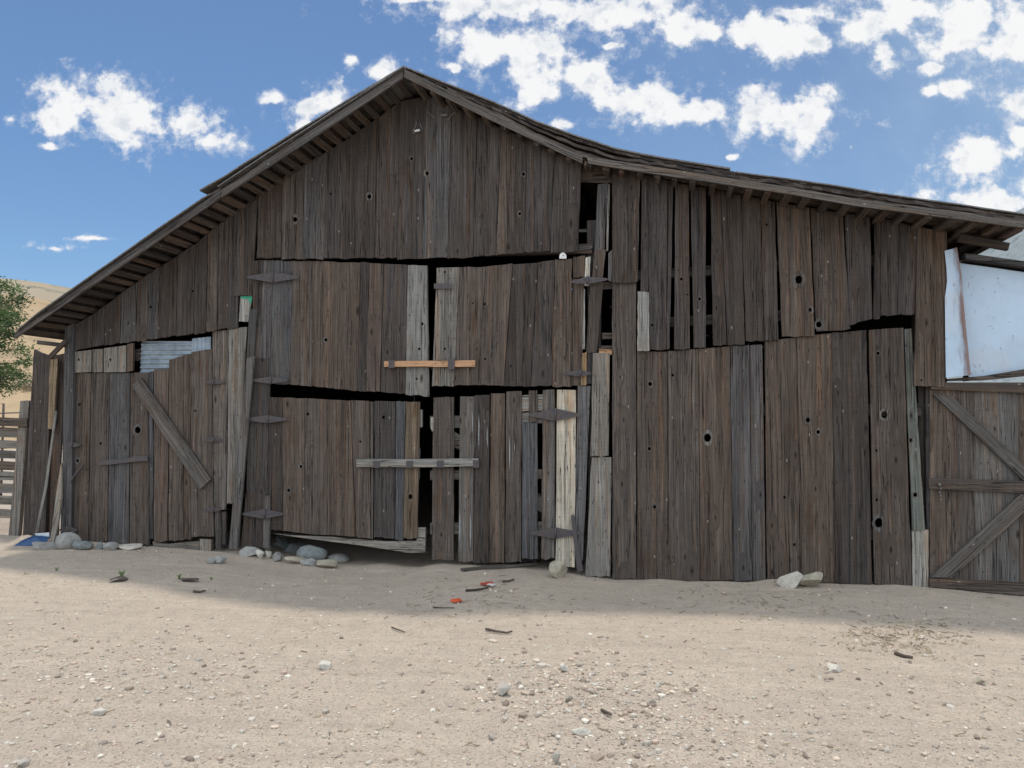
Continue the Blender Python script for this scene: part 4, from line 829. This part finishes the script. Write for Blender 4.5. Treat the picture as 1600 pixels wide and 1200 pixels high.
# gravel
def gravel():
    rn = np.random.default_rng(4); bm = bmesh.new(); bmesh.ops.create_icosphere(bm, subdivisions=1, radius=1); bv = np.array([v.co[:] for v in bm.verts]); bf = np.array([[v.index for v in f.verts] for f in bm.faces]); bm.free()
    V, Fc, T = [], [], []; k = 0
    pal = np.array([(.61, .55, .46), (.58, .48, .38), (.50, .41, .32), (.34, .29, .24), (.63, .58, .50), (.28, .22, .175), (.52, .40, .32), (.46, .41, .35)])
    spots = []
    def add(px, py, s): spots.append((px, py, s))
    for _ in range(7000): add(rn.uniform(-60, 1660), 870+345*rn.random()**.85, .0028+.0032*rn.random()+.013*rn.random()**11)
    for _ in range(1000): add(rn.normal(1000, 110), rn.normal(1130, 50), .0035+.004*rn.random()+.015*rn.random()**12)
    for _ in range(500): add(rn.normal(880, 90), rn.normal(1075, 30), .005+.006*rn.random()+.018*rn.random()**6)
    for _ in range(450): add(rn.normal(230, 160), rn.normal(1040, 35), .005+.005*rn.random()+.012*rn.random()**6)
    for _ in range(300): add(rn.normal(250, 40), rn.normal(863, 5), .006+.006*rn.random())
    for px, py, s in spots:
        if py < 862 or py > 1225: continue
        d = ray(px, py); t = (0-CAMZ)/d.z; p = EYE+d*t
        l = to_local(p)
        if l.y > -.05: continue
        z = ground_z(p.x, p.y); sc = np.array([s*rn.uniform(.8, 1.5), s*rn.uniform(.8, 1.3), s*rn.uniform(.5, .9)])
        vv = bv*(1+rn.uniform(-.28, .28, (len(bv), 1)))*sc; an = rn.uniform(0, 6.28); c, s_ = math.cos(an), math.sin(an)
        vv = np.stack([vv[:, 0]*c-vv[:, 1]*s_, vv[:, 0]*s_+vv[:, 1]*c, vv[:, 2]], 1)+np.array([p.x, p.y, z+sc[2]*.35])
        V.append(vv); Fc.append(bf+k); k += len(bv); col = pal[rn.integers(len(pal))]*rn.uniform(.8, 1.15); T.append(np.tile(np.append(col, 1), (len(bf)*3, 1)))
    V = np.concatenate(V); Fc = np.concatenate(Fc); T = np.concatenate(T)
    me = bpy.data.meshes.new('gravel'); me.from_pydata(V.tolist(), [], Fc.tolist()); at = me.attributes.new('tint', 'FLOAT_COLOR', 'CORNER'); at.data.foreach_set('color', T.ravel())
    t = NT('gravel'); tn = t.node('ShaderNodeAttribute', attribute_name='tint').outputs['Color']; n = t.noise(t.pos(), 200, 3); t.link(t.mix(t.ramp(n, .4, .7, 0, .5), tn, t.mix(1, tn, (.6, .58, .55), 'MULTIPLY')), t.b.inputs['Base Color']); t.b.inputs['Roughness'].default_value = .9
    me.materials.append(t.m); o = link(bpy.data.objects.new('gravel', me)); tag(o, 'small loose gravel scattered over the dirt yard', 'gravel', kind='stuff')
gravel()
def straw():
    rn = random.Random(3); m = MB()
    def bit(px, py, ln):
        p = on_ground(px, py); an = rn.uniform(0, 3.14); d = Vector((math.cos(an), math.sin(an)*.9, rn.uniform(-.05, .15)))*ln; c = rn.choice(((.34, .27, .16), (.25, .2, .13), (.12, .09, .07), (.42, .36, .25))); m.bar(p+Vector((0, 0, .006)), p+d+Vector((0, 0, .008)), rn.uniform(.003, .006), .003, (*c, 1))
    for _ in range(330): bit(rn.gauss(1410, 55), min(1100, rn.gauss(994, 16)), rn.uniform(.02, .06))
    for _ in range(200): bit(rn.uniform(0, 1600), rn.uniform(890, 1190), rn.uniform(.02, .07))
    for _ in range(120): bit(rn.gauss(1200, 90), rn.gauss(940, 14), rn.uniform(.03, .08))
    for _ in range(90): bit(rn.gauss(740, 90), rn.gauss(935, 18), rn.uniform(.03, .09))
    t = NT('straw'); t.link(t.node('ShaderNodeAttribute', attribute_name='tint').outputs['Color'], t.b.inputs['Base Color']); t.b.inputs['Roughness'].default_value = .8
    o = m.build('straw', t.m); tag(o, 'scattered straw and splinters on the dirt', 'straw', kind='stuff')
straw()
# ------------------------------------------------------------------ hills, tree and bushes beyond
def hill_mat(name, c1, c2, c3):
    t = NT(name); p = t.pos(); n = t.noise(p, .012, 6, .6); n2 = t.noise(p, .09, 6, .7); n3 = t.noise(p, .5, 3, .6)
    c = t.mix(t.ramp(n, .35, .65), c1, c2); c = t.mix(t.ramp(n2, .52, .62, 0, .85), c, c3); c = t.mix(t.ramp(n3, .5, .8, 0, .3), c, c3)
    t.link(c, t.b.inputs['Base Color']); t.b.inputs['Roughness'].default_value = 1; t.b.inputs['Specular IOR Level'].default_value = 0; t.bump(n2, .6, 1.5); return t.m
def hill(name, ridge, dist, base_d, mat, rough, base_z=0.0):
    """hill whose skyline runs through photo points at the given distance, falling towards the camera and away behind"""
    V = []; xs = np.linspace(ridge[0][0], ridge[-1][0], 90); rows = 26
    for x in xs:
        d = ray(x, pl(ridge, x)); hd = Vector((d.x, d.y, 0)).normalized(); top = CAMZ+d.z/math.hypot(d.x, d.y)*dist
        for j in range(rows):
            f = j/(rows-1)*1.35; r = lerp(base_d, dist, f); hh = base_z+(top-base_z)*(math.sin(min(f, 1)*math.pi/2)**.9 if f <= 1 else 1-.5*(f-1)**1.3*2)
            p = hd*r; hh += rough*noise.fractal((p.x*.02, p.y*.02, 1.), 1., 2., 4)*min(1, f*2)*(1 if f < .93 else .5); V.append((p.x, p.y, hh))
    f = [(i*rows+j, (i+1)*rows+j, (i+1)*rows+j+1, i*rows+j+1) for i in range(len(xs)-1) for j in range(rows-1)]
    me = bpy.data.meshes.new(name); me.from_pydata(V, [], f); me.polygons.foreach_set('use_smooth', [True]*len(f)); me.materials.append(mat); o = link(bpy.data.objects.new(name, me)); tag(o, kind='structure')
hill('far_hill', [(-1400, 570), (-700, 490), (-200, 460), (0, 457), (60, 460), (100, 468), (150, 477), (220, 495), (330, 530), (520, 605), (700, 640)], 420, 150, hill_mat('dry_hill', (.40, .31, .21), (.30, .265, .21), (.17, .17, .14)), 1.6)
hill('near_hill', [(-1400, 600), (-500, 520), (-100, 490), (0, 486), (40, 488), (80, 496), (130, 514), (200, 530), (330, 590), (500, 640)], 150, 40, hill_mat('golden_hill', (.43, .32, .205), (.38, .275, .175), (.27, .21, .14)), .6)
hill('mountain', [(1180, 560), (1400, 470), (1560, 395), (1590, 372), (1640, 340), (1800, 300), (2400, 420), (3000, 600)], 1500, 500, hill_mat('far_mountain', (.26, .28, .29), (.22, .25, .26), (.14, .17, .17)), 10)
def leaf_mat(name, c1, c2):
    t = NT(name); tn = t.node('ShaderNodeAttribute', attribute_name='tint').outputs['Fac']
    t.link(t.mix(tn, c1, c2), t.b.inputs['Base Color']); t.b.inputs['Roughness'].default_value = .6
    tr = t.node('ShaderNodeBsdfTranslucent'); t.link(t.mix(tn, c1, c2), tr.inputs[0]); mx = t.node('ShaderNodeMixShader'); mx.inputs[0].default_value = .25
    t.link(t.b.outputs[0], mx.inputs[1]); t.link(tr.outputs[0], mx.inputs[2]); t.link(mx.outputs[0], t.out.inputs[0]); return t.m
def crown_mesh(name, sprays, size, seed, per):
    rn = random.Random(seed); v = []; f = []; tt = []
    for c, r in sprays:
        sh = rn.random()
        for _ in range(per):
            p = Vector(c)+Vector((rn.gauss(0, 1), rn.gauss(0, 1), rn.gauss(0, .55)))*r*.5; d = Vector((rn.gauss(0, 1), rn.gauss(0, 1), rn.gauss(-.1, .6))).normalized(); s = d.orthogonal().normalized(); s.rotate(Matrix.Rotation(rn.uniform(0, 6.28), 3, d)); L = size*rn.uniform(.6, 1.3); b = len(v)
            v += [tuple(p), tuple(p+d*L*.5+s*L*.2), tuple(p+d*L), tuple(p+d*L*.5-s*L*.2)]; f.append((b, b+1, b+2, b+3)); tt += [min(1, max(0, sh+rn.uniform(-.3, .3)))]*4
    me = bpy.data.meshes.new(name); me.from_pydata(v, [], f); at = me.attributes.new('tint', 'FLOAT_COLOR', 'CORNER'); at.data.foreach_set('color', [c for x in tt for c in (x, x, x, 1)]); return me
def tree():
    base = EYE+ray(-92, 652)*17; bx, by = base.x, base.y; gz = ground_z(bx, by); sc = 17/F
    o = empty('tree', (bx, by, gz)); tag(o, 'feathery green tree growing beyond the board fence', 'tree')
    rn = random.Random(12); m = MB(); sprays = []
    def zz(y): return CAMZ+(652-y)*sc-gz
    m.tube([(0, 0, -.2), (.05, 0, .6), (0, .05, zz(560)), (.1, 0, zz(480)), (0, 0, zz(380))], [.17, .14, .11, .07, .03], tint('d'), 8)
    for k in range(34):
        y = rn.uniform(395, 600); an = rn.uniform(0, 6.28); ln = rn.uniform(.75, 1.45)*(1 if y > 440 else .75); s0 = Vector((0, 0, zz(y)-.25)); e = Vector((math.cos(an)*ln, math.sin(an)*ln, zz(y)+rn.uniform(-.1, .25)))
        m.tube([s0, s0.lerp(e, .5)+Vector((0, 0, .08)), e], [.035, .02, .008], tint('d'), 5)
        for q in range(7): sprays.append((tuple(s0.lerp(e, .35+.65*q/6)+Vector((rn.gauss(0, .12), rn.gauss(0, .12), rn.gauss(0, .07)))), .34))
    for tx, ty in ((30, 452), (10, 445), (38, 468), (15, 490), (25, 520), (40, 545), (48, 565), (40, 590), (18, 575), (8, 540), (0, 510)):
        q = EYE+ray(tx-8, ty)*17-Vector((bx, by, gz)); sprays.append((tuple(q), .26)); m.tube([(0, 0, q.z-.35), tuple(q*.5+Vector((0, 0, q.z*.5-.1))), tuple(q)], [.03, .018, .006], tint('d'), 5)
    m.build('trunk', M['bark'], o); me = crown_mesh('crown', sprays, .075, 5, 230); me.materials.append(leaf_mat('tree_leaf', (.022, .045, .017), (.13, .21, .065))); link(bpy.data.objects.new('crown', me), o)
tree()
def bush(x, y, dist, r, label, seed, cols):
    b = EYE+ray(x, y)*dist; rn = random.Random(seed); o = empty('bush', (b.x, b.y, b.z-r*.6)); tag(o, label, 'bush', 'dry bushes behind the fence')
    sp = [((rn.gauss(0, r*.45), rn.gauss(0, r*.45), r*.5+rn.gauss(0, r*.22)), r*.5) for _ in range(26)]; me = crown_mesh('foliage', sp, r*.16, seed, 60); me.materials.append(leaf_mat('bush_leaf_%d' % seed, *cols)); link(bpy.data.objects.new('foliage', me), o)
    m = MB()
    for k in range(7): m.tube([(0, 0, -.3), (rn.gauss(0, r*.2), rn.gauss(0, r*.2), r*.3), (rn.gauss(0, r*.4), rn.gauss(0, r*.4), r*.7)], [.03, .02, .008], tint('d'), 5)
    m.build('stems', M['bark'], o)
bush(30, 606, 42, .8, 'round dry brown bush left of the corner plank', 21, ((.14, .11, .075), (.24, .19, .12)))
bush(4, 592, 46, .9, 'dull olive bush behind the tree at the left edge', 22, ((.10, .095, .06), (.19, .16, .10)))
wf = empty('wire_fence', EYE+ray(5, 652)*15); tag(wf, 'rusty wire fence on thin posts beyond the board fence', 'fence')
m = MB()
for k in range(-4, 2): m = MB(); m.tube([(k*1.9, 0, -1.6), (k*1.9, 0, .27)], .022, (1, 1, 1, 1), 6); m.build('post', M['bark'], wf)
for z in (.08, -.25, -.6): m = MB(); m.tube([(k*.6, 0, z+.02*math.sin(k*2.)) for k in range(-14, 4)], .012, (1, 1, 1, 1), 5); m.build('wire', M['iron'], wf)
# ------------------------------------------------------------------ sky, clouds, sun
EXPO = 0
EL, AZ = R(71.8), R(-14)         # sun behind the barn, a little to its left
W = bpy.data.worlds.new('World'); S.world = W; W.use_nodes = True
t = NT.__new__(NT); t.t = W.node_tree; t.n = t.t.nodes; t.m = None; t.b = None
for n in list(t.n): t.n.remove(n)
out = t.node('ShaderNodeOutputWorld'); bg = t.node('ShaderNodeBackground'); t.link(bg.outputs[0], out.inputs[0])
sky = t.node('ShaderNodeTexSky', sky_type='NISHITA'); sky.sun_disc = False; sky.sun_elevation = EL; sky.sun_rotation = AZ; sky.altitude = 1200; sky.air_density = 1.0; sky.dust_density = 1.3; sky.ozone_density = 1.0
SKY = .095; bg.inputs[1].default_value = SKY
dirn = t.node('ShaderNodeTexCoord').outputs['Generated']; sp = t.node('ShaderNodeSeparateXYZ'); t.link(dirn, sp.inputs[0])
yy = t.math('MAXIMUM', sp.outputs[1], .02); X = t.math('DIVIDE', sp.outputs[0], yy); Z = t.math('DIVIDE', sp.outputs[2], yy); pv = t.comb(X, Z)
CL = [(150, 165, 72, 44), (198, 188, 46, 38), (95, 187, 52, 20), (165, 137, 35, 25), (303, 194, 36, 24), (338, 220, 32, 20), (487, 163, 38, 28), (470, 193, 26, 16), (438, 155, 22, 10), (550, 95, 14, 11), (600, 106, 22, 20),
      (800, 8, 150, 26), (950, 22, 120, 36), (1065, 42, 60, 26), (670, 0, 80, 10), (760, 78, 58, 38), (822, 108, 55, 45), (852, 70, 36, 28), (850, 145, 28, 20), (918, 125, 46, 36), (972, 150, 52, 26), (1030, 152, 46, 34), (1092, 178, 52, 22),
      (1180, 172, 40, 36), (1230, 190, 72, 32), (1277, 175, 34, 36), (1172, 46, 36, 26), (1222, 62, 46, 30), (1272, 68, 26, 20), (1240, 22, 34, 15), (1400, 18, 115, 34), (1500, 48, 95, 45), (1590, 60, 60, 60), (1350, 45, 40, 26),
      (1595, 160, 38, 34), (1505, 140, 30, 18), (1528, 240, 52, 34), (1598, 212, 22, 20), (1565, 312, 105, 40), (1500, 308, 60, 18), (1380, 82, 18, 22), (150, 373, 40, 5), (87, 386, 24, 5), (885, 194, 32, 12), (1146, 245, 10, 5), (1456, 108, 24, 10), (13, 190, 12, 9), (1325, 232, 10, 6), (705, 103, 16, 10), (950, 70, 18, 7), (1450, 140, 14, 8), (75, 228, 12, 6)]
wn = t.node('ShaderNodeTexNoise'); t.link(pv, wn.inputs['Vector']); wn.inputs['Scale'].default_value = 16; wn.inputs['Detail'].default_value = 4
wv = t.node('ShaderNodeVectorMath', operation='MULTIPLY_ADD'); t.link(wn.outputs['Color'], wv.inputs[0]); wv.inputs[1].default_value = (.035, .022, 0); wv.inputs[2].default_value = (-.0175, -.011, 0)
wp = t.node('ShaderNodeVectorMath', operation='ADD'); t.link(pv, wp.inputs[0]); t.link(wv.outputs[0], wp.inputs[1])
cur = None
for cx, cy, rx, ry in CL:
    d = ray(cx, cy); gx, gz = d.x/d.y, d.z/d.y; ix, iz = F/(rx*1.0), F/(ry*1.0)
    v = t.node('ShaderNodeVectorMath', operation='MULTIPLY_ADD'); t.link(wp.outputs[0], v.inputs[0]); v.inputs[1].default_value = (ix, iz, 0); v.inputs[2].default_value = (-gx*ix, -gz*iz, 0)
    ln = t.node('ShaderNodeVectorMath', operation='LENGTH'); t.link(v.outputs[0], ln.inputs[0])
    cur = ln.outputs['Value'] if cur is None else t.math('SMOOTH_MIN', cur, ln.outputs['Value'], .25)
fb1 = t.noise(pv, 19, 10, .6); fb2 = t.noise(pv, 9, 6, .6)
den = t.math('ADD', t.math('SUBTRACT', 1.19, cur), t.math('MULTIPLY', t.math('SUBTRACT', fb1, .5), 4.6)); den = t.math('ADD', den, t.math('MULTIPLY', t.math('SUBTRACT', fb2, .5), .9))
fw = t.noise(pv, 55, 8, .7)
den2 = t.math('ADD', den, t.math('MULTIPLY', t.math('SUBTRACT', fw, .5), 4.5))
al = t.math('MAXIMUM', t.ramp(den, .0, .68), t.math('MULTIPLY', t.ramp(den2, -.45, 1.2), .5)); al = t.math('MULTIPLY', al, t.math('GREATER_THAN', sp.outputs[1], .03))
off2 = t.node('ShaderNodeVectorMath', operation='ADD'); t.link(pv, off2.inputs[0]); off2.inputs[1].default_value = (.004, .018, 0)
fb3 = t.noise(off2.outputs[0], 22, 6, .6); shd = t.ramp(t.math('SUBTRACT', fb3, fb1), -.05, .11)
inner = t.ramp(den, .35, 1.3)
cc = t.mix(t.math('MULTIPLY', shd, inner), (1.0, 1.0, 1.0), (.70, .755, .82)); 
sc_ = t.node('ShaderNodeVectorMath', operation='SCALE'); t.link(cc, sc_.inputs[0]); sc_.inputs['Scale'].default_value = .95/SKY/2**EXPO
fill_cloud = t.ramp(t.noise(dirn, 2.6, 8, .62), .30, .52, 0, .95); fill_cloud = t.math('MULTIPLY', fill_cloud, t.ramp(sp.outputs[1], .25, .0)); fill_cloud = t.math('MULTIPLY', fill_cloud, t.ramp(sp.outputs[2], 0, .08))  # bright cloud cover added out of view, behind the camera, to light the shade
al = t.math('MAXIMUM', t.math('MULTIPLY', al, .97), fill_cloud)
skc = t.mix(1, sky.outputs[0], (.84, 1.03, 1.17), 'MULTIPLY')
sc_c = t.mix(fill_cloud, sc_.outputs[0], t.mix(1, sc_.outputs[0], (.90, 1.0, 1.10), 'MULTIPLY'))
br = t.node('ShaderNodeVectorMath', operation='SCALE'); t.link(sc_c, br.inputs[0]); t.link(t.math('MULTIPLY_ADD', fill_cloud, .78, 1.0), br.inputs['Scale'])
veil = t.math('MULTIPLY', t.ramp(X, -.15, .75), t.ramp(t.noise(pv, 3.2, 5, .6), .3, .7, .15, .34))
vc = t.node('ShaderNodeVectorMath', operation='SCALE'); vc.inputs[0].default_value = (.62, .78, .92); vc.inputs['Scale'].default_value = 1/SKY
skc = t.mix(t.math('MULTIPLY', veil, t.math('GREATER_THAN', sp.outputs[1], .05)), skc, vc.outputs[0])
t.link(t.mix(al, skc, br.outputs[0]), bg.inputs[0])
sl = bpy.data.lights.new('sun', 'SUN'); sl.energy = 2.5; sl.angle = R(4); sl.color = (1, .93, .83); so = link(bpy.data.objects.new('sun', sl)); so.location = (0, 0, 30)
sd = Vector((math.sin(AZ)*math.cos(EL), math.cos(AZ)*math.cos(EL), math.sin(EL))); so.rotation_euler = sd.to_track_quat('Z', 'Y').to_euler()
S.view_settings.view_transform = 'Standard'; S.view_settings.look = 'None'; S.view_settings.exposure = EXPO; S.view_settings.gamma = 1
S.cycles.max_bounces = 6; S.cycles.diffuse_bounces = 4; S.cycles.use_denoising = True
